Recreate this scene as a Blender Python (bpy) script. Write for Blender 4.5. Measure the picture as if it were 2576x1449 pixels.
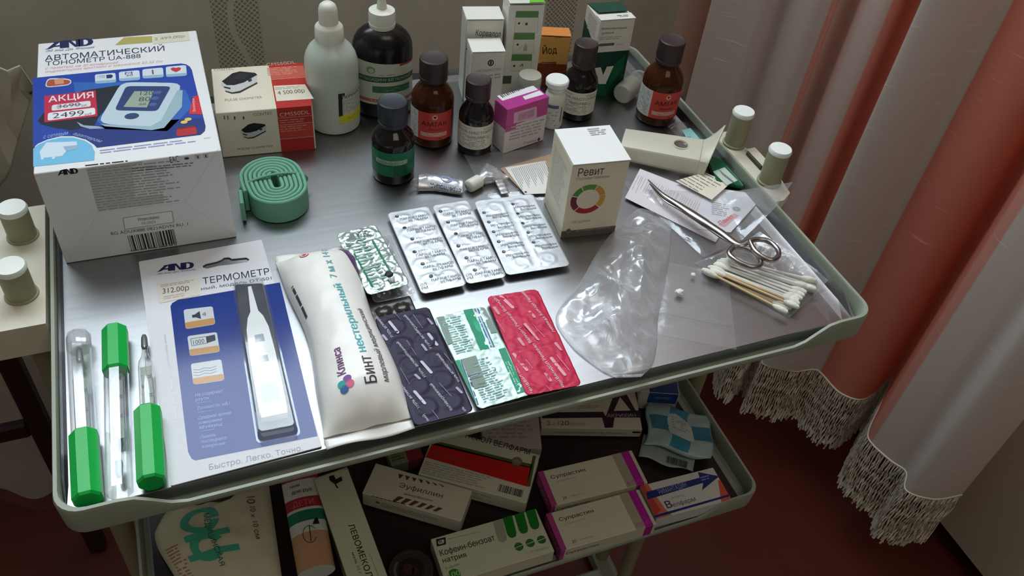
import bpy, bmesh, math, random
from mathutils import Vector, Matrix, geometry, noise as mnoise
sc = bpy.context.scene
for o in list(bpy.data.objects): bpy.data.objects.remove(o)
C = bpy.context.collection
random.seed(7)
PI = math.pi
# ------------------------------------------------------------------ camera
CAM_LOC = Vector((0.117313743, -0.328869101, 0.466652977))
CAM_R = Matrix(((0.93090073, 0.18892934, -0.31261722), (-0.35449779, 0.67362189, -0.64850973), (0.08806329, 0.7145203, 0.69405014)))
FPX = 2171.84
cd = bpy.data.cameras.new('camera'); cam = bpy.data.objects.new('camera', cd); C.objects.link(cam)
cam.matrix_world = Matrix.Translation(CAM_LOC) @ CAM_R.to_4x4()
cd.sensor_width = 36.0; cd.lens = FPX / 2576 * 36; cd.clip_start = 0.01; cd.clip_end = 60
sc.camera = cam
# ------------------------------------------------------------------ light
w = bpy.data.worlds.new('world'); sc.world = w; w.use_nodes = True
w.node_tree.nodes['Background'].inputs[0].default_value = (0.78, 0.90, 1.0, 1)
w.node_tree.nodes['Background'].inputs[1].default_value = 0.5
def area(name, loc, tgt, sx, sy, power, col):
    l = bpy.data.lights.new(name, 'AREA'); l.shape = 'RECTANGLE'; l.size = sx; l.size_y = sy; l.energy = power; l.color = col
    o = bpy.data.objects.new(name, l); C.objects.link(o); o.location = loc
    o.rotation_euler = (Vector(tgt) - Vector(loc)).to_track_quat('-Z', 'Y').to_euler()
    return o
area('window_daylight', (0.20, 0.86, 1.20), (0.20, 0.0, 1.0), 1.30, 0.80, 34, (0.80, 0.92, 1.0))
area('warm_fill', (0.48, -0.92, 1.52), (0.7, 0.2, -0.1), 0.9, 0.6, 4.2, (1.0, 0.90, 0.78))  # added warm fill to brighten curtain and box fronts, no real fitting
sc.view_settings.view_transform = 'Standard'; sc.view_settings.look = 'None'
sc.view_settings.gamma = 1.0; sc.view_settings.use_curve_mapping = False
sc.view_settings.exposure = 0.0

# ------------------------------------------------------------------ pixel helpers (photograph pixel -> point on a level plane)
ZS = -0.0117       # top of the steel sheet;  z = 0 is the rim of the upper tray
ZL = -0.302        # bed of the lower tray
ZF = -0.86         # floor
def ray(px, py): return CAM_R @ Vector(((px - 1288) / FPX, -(py - 724.5) / FPX, -1.0))
def G(px, py, z=ZS):
    d = ray(px, py); return CAM_LOC + d * ((z - CAM_LOC.z) / d.z)
# ------------------------------------------------------------------ materials
def lin(c):
    def f(x):
        x /= 255.0
        return x / 12.92 if x <= 0.04045 else ((x + 0.055) / 1.055) ** 2.4
    return (f(c[0]), f(c[1]), f(c[2]), 1.0)
MATS = {}
def mat(name, col, rough=0.5, metal=0.0, spec=0.5, var=0.06, scale=60.0, bump=0.0, bscale=None, trans=0.0, alpha=1.0, ior=1.45, coat=0.0, aniso=0.0, sss=0.0, stretch=None, emit=None):
    if name in MATS: return MATS[name]
    m = bpy.data.materials.new(name); m.use_nodes = True; nt = m.node_tree; b = nt.nodes['Principled BSDF']
    b.inputs['Roughness'].default_value = rough; b.inputs['Metallic'].default_value = metal
    b.inputs['Specular IOR Level'].default_value = spec; b.inputs['IOR'].default_value = ior
    b.inputs['Transmission Weight'].default_value = trans; b.inputs['Alpha'].default_value = alpha
    b.inputs['Coat Weight'].default_value = coat; b.inputs['Anisotropic'].default_value = aniso
    if sss: b.inputs['Subsurface Weight'].default_value = sss; b.inputs['Subsurface Radius'].default_value = (.01, .01, .01); b.inputs['Subsurface Scale'].default_value = 1.0
    L = nt.links.new
    tc = nt.nodes.new('ShaderNodeTexCoord'); mp = nt.nodes.new('ShaderNodeMapping'); L(tc.outputs['Object'], mp.inputs[0])
    if stretch: mp.inputs['Scale'].default_value = stretch
    nz = nt.nodes.new('ShaderNodeTexNoise'); nz.inputs['Scale'].default_value = scale; nz.inputs['Detail'].default_value = 4
    L(mp.outputs[0], nz.inputs['Vector'])
    mx = nt.nodes.new('ShaderNodeMix'); mx.data_type = 'RGBA'
    c = lin(col); mx.inputs[6].default_value = tuple(x * (1 - var) for x in c[:3]) + (1,); mx.inputs[7].default_value = tuple(min(1, x * (1 + var)) for x in c[:3]) + (1,)
    L(nz.outputs['Fac'], mx.inputs[0]); L(mx.outputs[2], b.inputs['Base Color'])
    if bump:
        n2 = nz
        if bscale: n2 = nt.nodes.new('ShaderNodeTexNoise'); n2.inputs['Scale'].default_value = bscale; n2.inputs['Detail'].default_value = 3; L(mp.outputs[0], n2.inputs['Vector'])
        bp = nt.nodes.new('ShaderNodeBump'); bp.inputs['Strength'].default_value = bump; bp.inputs['Distance'].default_value = 0.001
        L(n2.outputs['Fac'], bp.inputs['Height']); L(bp.outputs[0], b.inputs['Normal'])
    MATS[name] = m
    return m
def ink(c, rough=0.45):
    c = tuple(int(x) for x in c[:3]); return mat('ink_%d_%d_%d' % c + ('' if rough == 0.45 else '_gloss'), c, rough=rough, var=0.03, spec=0.4)
def card(c, rough=0.5): return mat('card_%d_%d_%d' % tuple(c), c, rough=rough, var=0.03, scale=40, bump=0.06, bscale=25)
enamel = mat('grey_green_enamel', (150, 156, 140), rough=0.42, var=0.05, scale=25, bump=0.08, bscale=60)
steel = mat('brushed_steel', (156, 156, 158), rough=0.34, metal=1.0, var=0.10, scale=30, bump=0.05, bscale=14, stretch=(1.0, 9.0, 1.0))
chrome = mat('instrument_steel', (160, 154, 152), rough=0.25, metal=1.0, var=0.05)
foil = mat('blister_foil', (214, 218, 224), rough=0.42, metal=0.40, var=0.05, bump=0.12, bscale=180)
white_pl = mat('white_plastic', (226, 226, 214), rough=0.38, var=0.03, sss=0.0)
white_cap = mat('cap_plastic', (236, 240, 236), rough=0.4, var=0.03)
black_pl = mat('dark_brown_plastic', (54, 40, 40), rough=0.45, var=0.06)
def clear(name, base, k, rough, gloss=.6, bump=0.0, bscale=60.0, col=(238, 240, 244), power=2.0):
    m = bpy.data.materials.new(name); m.use_nodes = True; nt = m.node_tree; L = nt.links.new; nt.nodes.remove(nt.nodes['Principled BSDF']); out = nt.nodes['Material Output']
    lw = nt.nodes.new('ShaderNodeLayerWeight'); lw.inputs[0].default_value = .5
    pw = nt.nodes.new('ShaderNodeMath'); pw.operation = 'POWER'; L(lw.outputs['Facing'], pw.inputs[0]); pw.inputs[1].default_value = power
    ma = nt.nodes.new('ShaderNodeMath'); ma.operation = 'MULTIPLY_ADD'; ma.use_clamp = True; L(pw.outputs[0], ma.inputs[0]); ma.inputs[1].default_value = k; ma.inputs[2].default_value = base
    d = nt.nodes.new('ShaderNodeBsdfDiffuse'); d.inputs[0].default_value = lin(col); tl = nt.nodes.new('ShaderNodeBsdfTranslucent'); tl.inputs[0].default_value = lin(col)
    g = nt.nodes.new('ShaderNodeBsdfGlossy'); g.inputs['Color'].default_value = lin(col); g.inputs['Roughness'].default_value = rough
    md = nt.nodes.new('ShaderNodeMixShader'); md.inputs[0].default_value = .4; L(d.outputs[0], md.inputs[1]); L(tl.outputs[0], md.inputs[2])
    mg = nt.nodes.new('ShaderNodeMixShader'); mg.inputs[0].default_value = gloss; L(md.outputs[0], mg.inputs[1]); L(g.outputs[0], mg.inputs[2])
    tr = nt.nodes.new('ShaderNodeBsdfTransparent'); mx = nt.nodes.new('ShaderNodeMixShader'); L(ma.outputs[0], mx.inputs[0]); L(tr.outputs[0], mx.inputs[1]); L(mg.outputs[0], mx.inputs[2]); L(mx.outputs[0], out.inputs[0])
    if bump:
        tc = nt.nodes.new('ShaderNodeTexCoord'); nz = nt.nodes.new('ShaderNodeTexNoise'); nz.inputs['Scale'].default_value = bscale; nz.inputs['Detail'].default_value = 4; nz.inputs['Distortion'].default_value = .8; L(tc.outputs['Object'], nz.inputs[0])
        bp = nt.nodes.new('ShaderNodeBump'); bp.inputs['Strength'].default_value = bump; bp.inputs['Distance'].default_value = .002; L(nz.outputs['Fac'], bp.inputs['Height']); L(bp.outputs[0], g.inputs['Normal']); L(bp.outputs[0], d.inputs['Normal'])
    return m
film = clear('clear_film', .13, .45, .12, .6, .5, 60)
film2 = clear('milky_film', .26, .45, .18, .45, .4, 60)
clear_pl = clear('clear_hard_plastic', .14, .75, .07, .65)
bubble_pl = clear('bubble_plastic', .07, .75, .05, .85)
clear_gl = mat('clear_glass', (245, 250, 250), rough=0.03, trans=1.0, var=0.0, ior=1.45)
amber = mat('amber_glass', (92, 46, 22), rough=0.07, trans=0.55, var=0.03, ior=1.30)
amber_dk = mat('dark_amber_glass', (26, 18, 20), rough=0.10, trans=0.10, var=0.03, ior=1.45)
paper = mat('paper', (232, 230, 224), rough=0.7, var=0.03, bump=0.06, bscale=40)
thin_paper = mat('label_paper', (214, 212, 198), rough=0.6, var=0.03)

# ------------------------------------------------------------------ mesh builder
class MB:
    def __init__(s): s.v = []; s.f = []; s.mi = []; s.sm = []
    def add(s, vs, fs, mi=0, smooth=False, M=None):
        o = len(s.v)
        for v in vs:
            v = Vector(v); s.v.append(M @ v if M is not None else v)
        for f in fs: s.f.append([i + o for i in f]); s.mi.append(mi); s.sm.append(smooth)
        return s
    def box(s, x0, y0, z0, x1, y1, z1, mi=0, bev=0.0, M=None, seg=1):
        bm = bmesh.new(); bmesh.ops.create_cube(bm, size=1)
        for v in bm.verts: v.co = Vector((x0 + (v.co.x + .5) * (x1 - x0), y0 + (v.co.y + .5) * (y1 - y0), z0 + (v.co.z + .5) * (z1 - z0)))
        if bev: bmesh.ops.bevel(bm, geom=bm.edges[:], offset=bev, segments=seg, affect='EDGES', profile=0.5)
        bm.verts.index_update()
        s.add([v.co.copy() for v in bm.verts], [[v.index for v in f.verts] for f in bm.faces], mi, seg > 1, M); bm.free(); return s
    def lathe(s, prof, n=32, mi=0, M=None, smooth=True, ribs=0, ribd=0.0, ribz=(0, 0), sx=1.0, sy=1.0):
        vs = []; fs = []; k = len(prof)
        for i in range(n):
            a = 2 * PI * i / n
            for r, z in prof:
                rr = r
                if ribs and ribz[0] <= z <= ribz[1]: rr = r - (ribd if i % 2 else 0)
                vs.append((rr * math.cos(a) * sx, rr * math.sin(a) * sy, z))
        for i in range(n):
            j = (i + 1) % n
            for q in range(k - 1): fs.append([i * k + q, j * k + q, j * k + q + 1, i * k + q + 1])
        if prof[0][0] > 1e-6: fs.append([i * k for i in range(n)][::-1])
        if prof[-1][0] > 1e-6: fs.append([i * k + k - 1 for i in range(n)])
        return s.add(vs, fs, mi, smooth, M)
    def tube(s, pts, r, n=8, mi=0, M=None, cap=True, closed=False, flat=1.0, up=(0, 0, 1)):
        pts = [Vector(p) for p in pts]; vs = []; fs = []; m = len(pts); up = Vector(up)
        for i, p in enumerate(pts):
            a = pts[(i - 1) % m] if (closed or i > 0) else p; b = pts[(i + 1) % m] if (closed or i < m - 1) else p
            t = (b - a).normalized() if (b - a).length > 1e-9 else Vector((0, 0, 1))
            u = up.cross(t)
            if u.length < 1e-4: u = Vector((1, 0, 0)).cross(t)
            u.normalize(); q = t.cross(u); ri = r[i] if isinstance(r, (list, tuple)) else r
            for k in range(n):
                an = 2 * PI * k / n; vs.append(p + u * (ri * math.cos(an)) + q * (ri * flat * math.sin(an)))
        for i in range(m if closed else m - 1):
            j = (i + 1) % m
            for k in range(n): l = (k + 1) % n; fs.append([i * n + k, i * n + l, j * n + l, j * n + k])
        if cap and not closed: fs.append(list(range(n))[::-1]); fs.append([(m - 1) * n + k for k in range(n)])
        return s.add(vs, fs, mi, True, M)
    def prism(s, poly, z0, z1, mi=0, M=None, smooth=False):
        n = len(poly); vs = [(x, y, z0) for x, y in poly] + [(x, y, z1) for x, y in poly]
        fs = [list(range(n))[::-1], [n + i for i in range(n)]] + [[i, (i + 1) % n, n + (i + 1) % n, n + i] for i in range(n)]
        return s.add(vs, fs, mi, smooth, M)
    def loops(s, rings, mi=0, smooth=True, M=None, cap0=False, cap1=False, closed=True):
        n = len(rings[0]); vs = [p for r in rings for p in r]; fs = []
        for i in range(len(rings) - 1):
            for k in range(n if closed else n - 1): l = (k + 1) % n; fs.append([i * n + k, i * n + l, (i + 1) * n + l, (i + 1) * n + k])
        if cap0: fs.append(list(range(n))[::-1])
        if cap1: fs.append([(len(rings) - 1) * n + k for k in range(n)])
        return s.add(vs, fs, mi, smooth, M)
    def grid(s, fn, nu, nv, mi=0, smooth=True, M=None, skip=None):
        vs = [fn(i / nu, j / nv) for j in range(nv + 1) for i in range(nu + 1)]
        fs = [[j * (nu + 1) + i, j * (nu + 1) + i + 1, (j + 1) * (nu + 1) + i + 1, (j + 1) * (nu + 1) + i] for j in range(nv) for i in range(nu) if not (skip and skip((i + .5) / nu, (j + .5) / nv))]
        return s.add(vs, fs, mi, smooth, M)
    def build(s, name, mats, parent=None, solid=0.0, fix=True, kind=None, label=None, uvs=None):
        me = bpy.data.meshes.new(name); me.from_pydata([tuple(v) for v in s.v], [], s.f)
        if not isinstance(mats, (list, tuple)): mats = [mats]
        for m in mats: me.materials.append(m)
        me.polygons.foreach_set('material_index', s.mi); me.polygons.foreach_set('use_smooth', s.sm)
        me.update()
        if any(s.sm): me.set_sharp_from_angle(angle=math.radians(38))
        if fix:
            bm = bmesh.new(); bm.from_mesh(me); bmesh.ops.recalc_face_normals(bm, faces=bm.faces[:]); bm.to_mesh(me); bm.free()
        o = bpy.data.objects.new(name, me); C.objects.link(o)
        if parent is not None: o.parent = parent
        if solid: md = o.modifiers.new('solid', 'SOLIDIFY'); md.thickness = solid; md.offset = 0
        if kind: o['kind'] = kind
        if label: o['label'] = label
        return o
def thing(name, label, cat, loc=(0, 0, 0), rz=0.0, group=None, M=None):
    o = bpy.data.objects.new(name, None); C.objects.link(o); o.empty_display_size = 0.01
    if M is not None: o.matrix_world = M
    else: o.location = loc; o.rotation_euler = (0, 0, rz)
    o['label'] = label; o['category'] = cat
    if group: o['group'] = group
    return o
def rrpoly(x0, y0, x1, y1, r, n=5):
    p = []
    for cx, cy, a0 in ((x1 - r, y0 + r, -90), (x1 - r, y1 - r, 0), (x0 + r, y1 - r, 90), (x0 + r, y0 + r, 180)):
        for k in range(n + 1): a = math.radians(a0 + 90 * k / n); p.append((cx + r * math.cos(a), cy + r * math.sin(a)))
    return p
# ------------------------------------------------------------------ flat print (lettering and marks) on real surfaces
FONT = {}
def font_build(txt, bold):
    cu = bpy.data.curves.new('t', 'FONT'); cu.body = txt
    o = bpy.data.objects.new('t', cu); c2 = o.to_curve(bpy.context.evaluated_depsgraph_get())
    loops = []
    for sp in c2.splines:
        pts = []; bp = sp.bezier_points; n = len(bp)
        if sp.type != 'BEZIER' or n < 2: continue
        for i in range(n):
            a, b = bp[i], bp[(i + 1) % n]
            ch = (b.co - a.co).length; dv = abs((a.handle_right - a.co).cross(b.co - a.co).length) + abs((b.handle_left - b.co).cross(b.co - a.co).length)
            k = 1 if dv < 1e-5 else 4
            q = geometry.interpolate_bezier(a.co, a.handle_right, b.handle_left, b.co, k + 1) if k > 1 else [a.co]
            for p in (q[:-1] if k > 1 else q):
                p = Vector((p[0], p[1]))
                if not pts or (p - pts[-1]).length > 1e-5: pts.append(p)
        if len(pts) > 2: loops.append(pts)
    o.to_curve_clear(); bpy.data.objects.remove(o); bpy.data.curves.remove(cu)
    if bold:
        d = .014 * bold; out = []
        for L in loops:
            n = len(L); R = []
            for i in range(n):
                e0 = (L[i] - L[i - 1]).normalized(); e1 = (L[(i + 1) % n] - L[i]).normalized(); nn = Vector((-(e0.y + e1.y), e0.x + e1.x)); nn = nn.normalized() if nn.length > 1e-6 else Vector((0, 0))
                R.append(L[i] + nn * d)
            out.append(R)
        loops = out
    V = []; E = []; box = []
    for L in loops:
        s = len(V); V += L; E += [(s + i, s + (i + 1) % len(L)) for i in range(len(L))]; box.append((min(p.x for p in L), max(p.x for p in L), min(p.y for p in L), max(p.y for p in L)))
    if not V: return [], []
    vs, es, fs, *_ = geometry.delaunay_2d_cdt(V, E, [], 0, 1e-6)
    keep = []
    for f in fs:
        c = sum((vs[i] for i in f), Vector((0, 0))) / len(f); w = 0
        for L, b in zip(loops, box):
            if not (b[0] <= c.x <= b[1] and b[2] <= c.y <= b[3]): continue
            for i in range(len(L)):
                a, q = L[i - 1], L[i]
                if (a.y <= c.y) != (q.y <= c.y):
                    t = a.x + (c.y - a.y) / (q.y - a.y) * (q.x - a.x)
                    if t > c.x: w += 1 if q.y > a.y else -1
        if w: keep.append(list(f))
    return [(v.x, v.y) for v in vs], keep
def font_mesh(txt, bold):
    k = (txt, bold)
    if k not in FONT: FONT[k] = font_build(txt, bold)
    return FONT[k]
class Print:
    """fn(u, v, w) maps millimetres on the face (w = height above it) to local metres"""
    def __init__(s, fn, rough=0.45): s.rough = rough; s.fn = fn; s.mb = MB(); s.mats = []
    def mi(s, c):
        m = ink(c, s.rough)
        if m not in s.mats: s.mats.append(m)
        return s.mats.index(m)
    def put(s, pts, fs, c, L): s.mb.add([s.fn(x, y, 0.06 + 0.05 * L) for x, y in pts], fs, s.mi(c))
    def poly(s, pts, c, L=0): s.put(pts, [list(range(len(pts)))], c, L)
    def rect(s, x, y, w, h, c, L=0, sub=1, skew=0.0):
        pts = []; 
        for i in range(sub + 1): pts += [(x + w * i / sub, y), (x + w * i / sub + skew, y + h)]
        s.put(pts, [[2 * i, 2 * i + 2, 2 * i + 3, 2 * i + 1] for i in range(sub)], c, L)
    def rrect(s, x, y, w, h, r, c, L=0): s.poly(rrpoly(x, y, x + w, y + h, r, 4), c, L)
    def ell(s, x, y, rx, ry, c, L=0, n=24, a0=0, a1=360):
        p = [(x + rx * math.cos(math.radians(a0 + (a1 - a0) * k / n)), y + ry * math.sin(math.radians(a0 + (a1 - a0) * k / n))) for k in range(n + (a1 - a0 < 360))]
        s.poly(p, c, L)
    def arc(s, x, y, r0, r1, a0, a1, c, L=0, n=12, ey=1.0):
        pts = []
        for k in range(n + 1):
            a = math.radians(a0 + (a1 - a0) * k / n); pts += [(x + r0 * math.cos(a), y + ey * r0 * math.sin(a)), (x + r1 * math.cos(a), y + ey * r1 * math.sin(a))]
        s.put(pts, [[2 * i, 2 * i + 2, 2 * i + 3, 2 * i + 1] for i in range(n)], c, L)
    def line(s, pts, wd, c, L=0):
        for (x0, y0), (x1, y1) in zip(pts, pts[1:]):
            dx, dy = x1 - x0, y1 - y0; l = math.hypot(dx, dy) or 1; nx, ny = -dy / l * wd / 2, dx / l * wd / 2
            s.poly([(x0 - nx, y0 - ny), (x1 - nx, y1 - ny), (x1 + nx, y1 + ny), (x0 + nx, y0 + ny)], c, L)
    def text(s, t, x, y, h, c, L=1, w=None, bold=0, rot=0, al='L', ital=0.0, clip=None):
        vs, fs = font_mesh(t, bold)
        if not vs: return
        x0 = min(v[0] for v in vs); x1 = max(v[0] for v in vs); sy = h / 0.70; sx = (w / (x1 - x0)) if w else sy
        off = {'L': 0, 'C': -(x1 - x0) * sx / 2, 'R': -(x1 - x0) * sx}[al]; cr, sr = math.cos(math.radians(rot)), math.sin(math.radians(rot))
        pts = []
        for a, b in vs:
            px = (a - x0) * sx + off + ital * b * sy; py = b * sy; pts.append((x + px * cr - py * sr, y + px * sr + py * cr))
        if clip:
            X0, Y0, X1, Y1 = clip; fs = [f for f in fs if all(X0 <= pts[i][0] <= X1 and Y0 <= pts[i][1] <= Y1 for i in f)]
        s.put(pts, fs, c, L)
    def small(s, x, y, w, h, rows, c, L=1, fill=0.45, rag=0.25, rot=0, seed=1):
        rn = random.Random(seed); dy = h / rows; cr, sr = math.cos(math.radians(rot)), math.sin(math.radians(rot))
        for r in range(rows):
            yy = h - (r + 0.75) * dy; xx = 0.0; end = w * (1 - rag * rn.random())
            while xx < end:
                l = min(end - xx, (1.2 + 3.2 * rn.random()) * dy * 0.9)
                q = [(xx, yy), (xx + l, yy), (xx + l, yy + dy * fill), (xx, yy + dy * fill)]
                s.poly([(x + a * cr - b * sr, y + a * sr + b * cr) for a, b in q], c, L); xx += l + 0.45 * dy
    def bars(s, x, y, w, h, c=(30, 30, 30), L=1, seed=3, horiz=False):
        rn = random.Random(seed); t = 0.0; n = w / 46
        if horiz: n = h / 46
        lim = h if horiz else w
        while t < lim:
            a = n * rn.choice((0.6, 0.6, 1.2, 1.8)); b = n * rn.choice((0.6, 0.8, 1.3)); a = min(a, lim - t)
            if horiz: s.rect(x, y + t, w, a, c, L)
            else: s.rect(x + t, y, a, h, c, L)
            t += a + b
    def build(s, name, parent, label=None): return s.mb.build(name, s.mats, parent, fix=False, label=label) if s.mb.v else None
MM = 0.001
def f_front(w, h): return lambda u, v, q: Vector((u * MM, -q * MM, v * MM))
def f_top(h): return lambda u, v, q: Vector((u * MM, v * MM, h + q * MM))
def f_left(d): return lambda u, v, q: Vector((-q * MM, d - u * MM, v * MM))
def f_right(w): return lambda u, v, q: Vector((w + q * MM, u * MM, v * MM))
def f_cyl(r, a0): return lambda u, v, q: Vector(((r + q * MM) * math.cos(a0 + u * MM / r), (r + q * MM) * math.sin(a0 + u * MM / r), v * MM))
def fit(FL, FR, z=ZS, w=None):
    a = G(*FL, z); b = G(*FR, z); d = (b - a); rz = math.atan2(d.y, d.x); return Vector((a.x, a.y, z)), rz, d.length
def carton(name, label, cat, o, rz, w, d, h, col, lid=None, group=None, tilt=None):
    M = Matrix.Translation(o) @ Matrix.Rotation(rz, 4, 'Z')
    if tilt: M = M @ tilt
    t = thing(name, label, cat, M=M, group=group)
    b = MB(); b.box(0, 0, 0, w, d, h, bev=0.0005); b.build('carton_body', card(col), t)
    if lid:
        lc, lift, over = lid; b = MB()
        b.add([(0, d, h + .0002), (w, d, h + .0002), (w, -over, h + .0006 + lift), (0, -over, h + .0006 + lift), (0, d, h + .0008), (w, d, h + .0008), (w, -over, h + .0012 + lift), (0, -over, h + .0012 + lift)],
              [[0, 1, 2, 3], [4, 5, 6, 7], [0, 1, 5, 4], [1, 2, 6, 5], [2, 3, 7, 6], [3, 0, 4, 7]])
        b.build('carton_lid', card(lc), t)
    return t
# ================================================================== SETTING
def struct(name, mb, m, **k):
    o = mb.build(name, m, None, **k); o['kind'] = 'structure'; return o
def floor_mat():
    m = mat('brown_red_floor_paint', (92, 34, 24), rough=0.5, var=0.18, scale=9, bump=0.12, bscale=20)
    nt = m.node_tree; b = nt.nodes['Principled BSDF']; L = nt.links.new
    tc = nt.nodes.new('ShaderNodeTexCoord'); n = nt.nodes.new('ShaderNodeTexNoise'); n.inputs['Scale'].default_value = 5.5; n.inputs['Detail'].default_value = 6; L(tc.outputs['Object'], n.inputs['Vector'])
    r = nt.nodes.new('ShaderNodeValToRGB'); r.color_ramp.elements[0].position = .665; r.color_ramp.elements[1].position = .70; L(n.outputs['Fac'], r.inputs[0])
    mx = nt.nodes.new('ShaderNodeMix'); mx.data_type = 'RGBA'; mx.inputs[7].default_value = lin((176, 128, 100))
    src = b.inputs['Base Color'].links[0].from_socket; L(src, mx.inputs[6]); L(r.outputs[0], mx.inputs[0]); L(mx.outputs[2], b.inputs['Base Color'])
    return m
X0, X1, Y0, Y1, ZC = -1.6, 2.2, -2.4, 0.90, 1.80
struct('floor', MB().box(X0, Y0, ZF - .05, X1, Y1 + .1, ZF), floor_mat())
wp = mat('beige_wall_paint', (172, 167, 152), rough=0.8, var=0.05, scale=12)
WX0, WX1, WZ0, WZ1 = -0.50, 0.90, 0.74, 1.66
b = MB(); b.box(X0, Y1, ZF, WX0, Y1 + .1, ZC); b.box(WX1, Y1, ZF, X1, Y1 + .1, ZC); b.box(WX0, Y1, ZF, WX1, Y1 + .1, WZ0); b.box(WX0, Y1, WZ1, WX1, Y1 + .1, ZC)
struct('wall_back', b, wp)
struct('wall_left', MB().box(X0 - .1, Y0, ZF, X0, Y1 + .1, ZC), wp)
struct('wall_right', MB().box(X1, Y0, ZF, X1 + .1, Y1 + .1, ZC), wp)
struct('wall_front', MB().box(X0, Y0 - .1, ZF, X1, Y0, ZC), wp)
struct('ceiling', MB().box(X0 - .1, Y0 - .1, ZC, X1 + .1, Y1 + .1, ZC + .08), mat('ceiling_white', (225, 222, 214), rough=0.8))
b = MB(); fr = mat('window_frame_white', (232, 232, 226), rough=0.4)
for (a, c, e, f) in ((WX0, WZ0, WX1, WZ0 + .06), (WX0, WZ1 - .06, WX1, WZ1), (WX0, WZ0, WX0 + .06, WZ1), (WX1 - .06, WZ0, WX1, WZ1), (.17, WZ0, .23, WZ1)):
    b.box(a, Y1 + .02, c, e, Y1 + .07, f, bev=.004)
win = struct('window_1', b, fr)
for a, e in ((WX0 + .06, .17), (.23, WX1 - .06)):
    MB().box(a, Y1 + .04, WZ0 + .06, e, Y1 + .046, WZ1 - .06).build('pane', mat('window_glass', (240, 246, 250), rough=0.03, alpha=0.06, var=0), win)
struct('trim_1', MB().box(WX0 - .08, Y1 - .10, WZ0 - .035, WX1 + .08, Y1 + .02, WZ0, bev=.006, seg=2), fr)   # window sill

# ------------------------------------------------------------------ lace curtain behind the trolley
def lace_mat():
    m = bpy.data.materials.new('white_lace_net'); m.use_nodes = True; nt = m.node_tree; L = nt.links.new
    nt.nodes.remove(nt.nodes['Principled BSDF']); out = nt.nodes['Material Output']
    tc = nt.nodes.new('ShaderNodeTexCoord'); sp = nt.nodes.new('ShaderNodeSeparateXYZ'); L(tc.outputs['Object'], sp.inputs[0])
    def mth(op, a, b_=None, c=None):
        n = nt.nodes.new('ShaderNodeMath'); n.operation = op
        for i, q in enumerate((a, b_, c)):
            if q is None: continue
            if isinstance(q, (int, float)): n.inputs[i].default_value = q
            else: L(q, n.inputs[i])
        return n.outputs[0]
    x, z = sp.outputs[0], sp.outputs[2]
    def near(v, c, wd): return mth('LESS_THAN', mth('ABSOLUTE', mth('SUBTRACT', v, c)), wd)
    P = 0.0064
    def frac(v): return mth('FRACT', mth('DIVIDE', v, P))
    a = frac(mth('ADD', x, z)); c = frac(mth('SUBTRACT', x, z))
    hole = mth('MULTIPLY', mth('LESS_THAN', mth('ABSOLUTE', mth('SUBTRACT', a, .5)), .36), mth('LESS_THAN', mth('ABSOLUTE', mth('SUBTRACT', c, .5)), .36))
    # bands of open net, crossed by solid stems and leaves
    sA = near(x, .193, .027)
    stem = near(mth('SUBTRACT', x, mth('MULTIPLY', mth('SINE', mth('MULTIPLY', z, 38)), .010)), .196, .0035)
    leaf = mth('LESS_THAN', mth('ADD', mth('POWER', mth('MULTIPLY', mth('SUBTRACT', x, .207), 62), 2), mth('POWER', mth('MULTIPLY', mth('SUBTRACT', z, .055), 28), 2)), 1.0)
    sA = mth('MULTIPLY', sA, mth('SUBTRACT', 1.0, mth('MAXIMUM', stem, leaf)))
    sB = mth('MULTIPLY', near(x, .306, .024), mth('GREATER_THAN', z, .012))
    sC = near(x, .615, .024)
    net = mth('MAXIMUM', mth('MAXIMUM', sA, sB), sC)
    nz = nt.nodes.new('ShaderNodeTexNoise'); nz.inputs['Scale'].default_value = 22; L(tc.outputs['Object'], nz.inputs[0])
    dense = mth('SUBTRACT', mth('ADD', .70, mth('MULTIPLY', nz.outputs['Fac'], .22)), mth('MULTIPLY', mth('GREATER_THAN', x, .70), .34))
    alpha = mth('ADD', mth('MULTIPLY', mth('SUBTRACT', 1.0, net), dense), mth('MULTIPLY', net, mth('SUBTRACT', .92, mth('MULTIPLY', hole, .88))))
    # upper half of the curtain, in front of the panes, is plain thin voile
    hi = mth('GREATER_THAN', z, .50); alpha = mth('ADD', mth('MULTIPLY', alpha, mth('SUBTRACT', 1.0, hi)), mth('MULTIPLY', hi, .28))
    d = nt.nodes.new('ShaderNodeBsdfDiffuse'); d.inputs[0].default_value = lin((238, 234, 222)); t = nt.nodes.new('ShaderNodeBsdfTranslucent'); t.inputs[0].default_value = lin((240, 236, 226))
    mx = nt.nodes.new('ShaderNodeMixShader'); mx.inputs[0].default_value = .45; L(d.outputs[0], mx.inputs[1]); L(t.outputs[0], mx.inputs[2])
    tr = nt.nodes.new('ShaderNodeBsdfTransparent'); m2 = nt.nodes.new('ShaderNodeMixShader'); L(alpha, m2.inputs[0]); L(tr.outputs[0], m2.inputs[1]); L(mx.outputs[0], m2.inputs[2]); L(m2.outputs[0], out.inputs[0])
    return m
def tul(u, v):
    x = -0.95 + 1.93 * u; z = ZF + .03 + (1.74 - ZF - .03) * v
    y = 0.662 + .018 * math.sin(x * 38 + .6) * (1 if x < .15 else .35) + .010 * math.sin(x * 13 + 1.7) + .004 * math.sin(x * 61)
    return (x, y, z)
lace = thing('lace_curtain', 'sheer white lace curtain with open net bands hanging behind the medicine trolley', 'curtain', (0, 0, 0))
MB().grid(tul, 260, 40).build('lace_cloth', lace_mat(), lace, fix=False)
b = MB(); b.tube([(-1.1, .665, 1.75), (1.75, .665, 1.75)], .012, 10); b.build('curtain_rod', fr, None)
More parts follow.
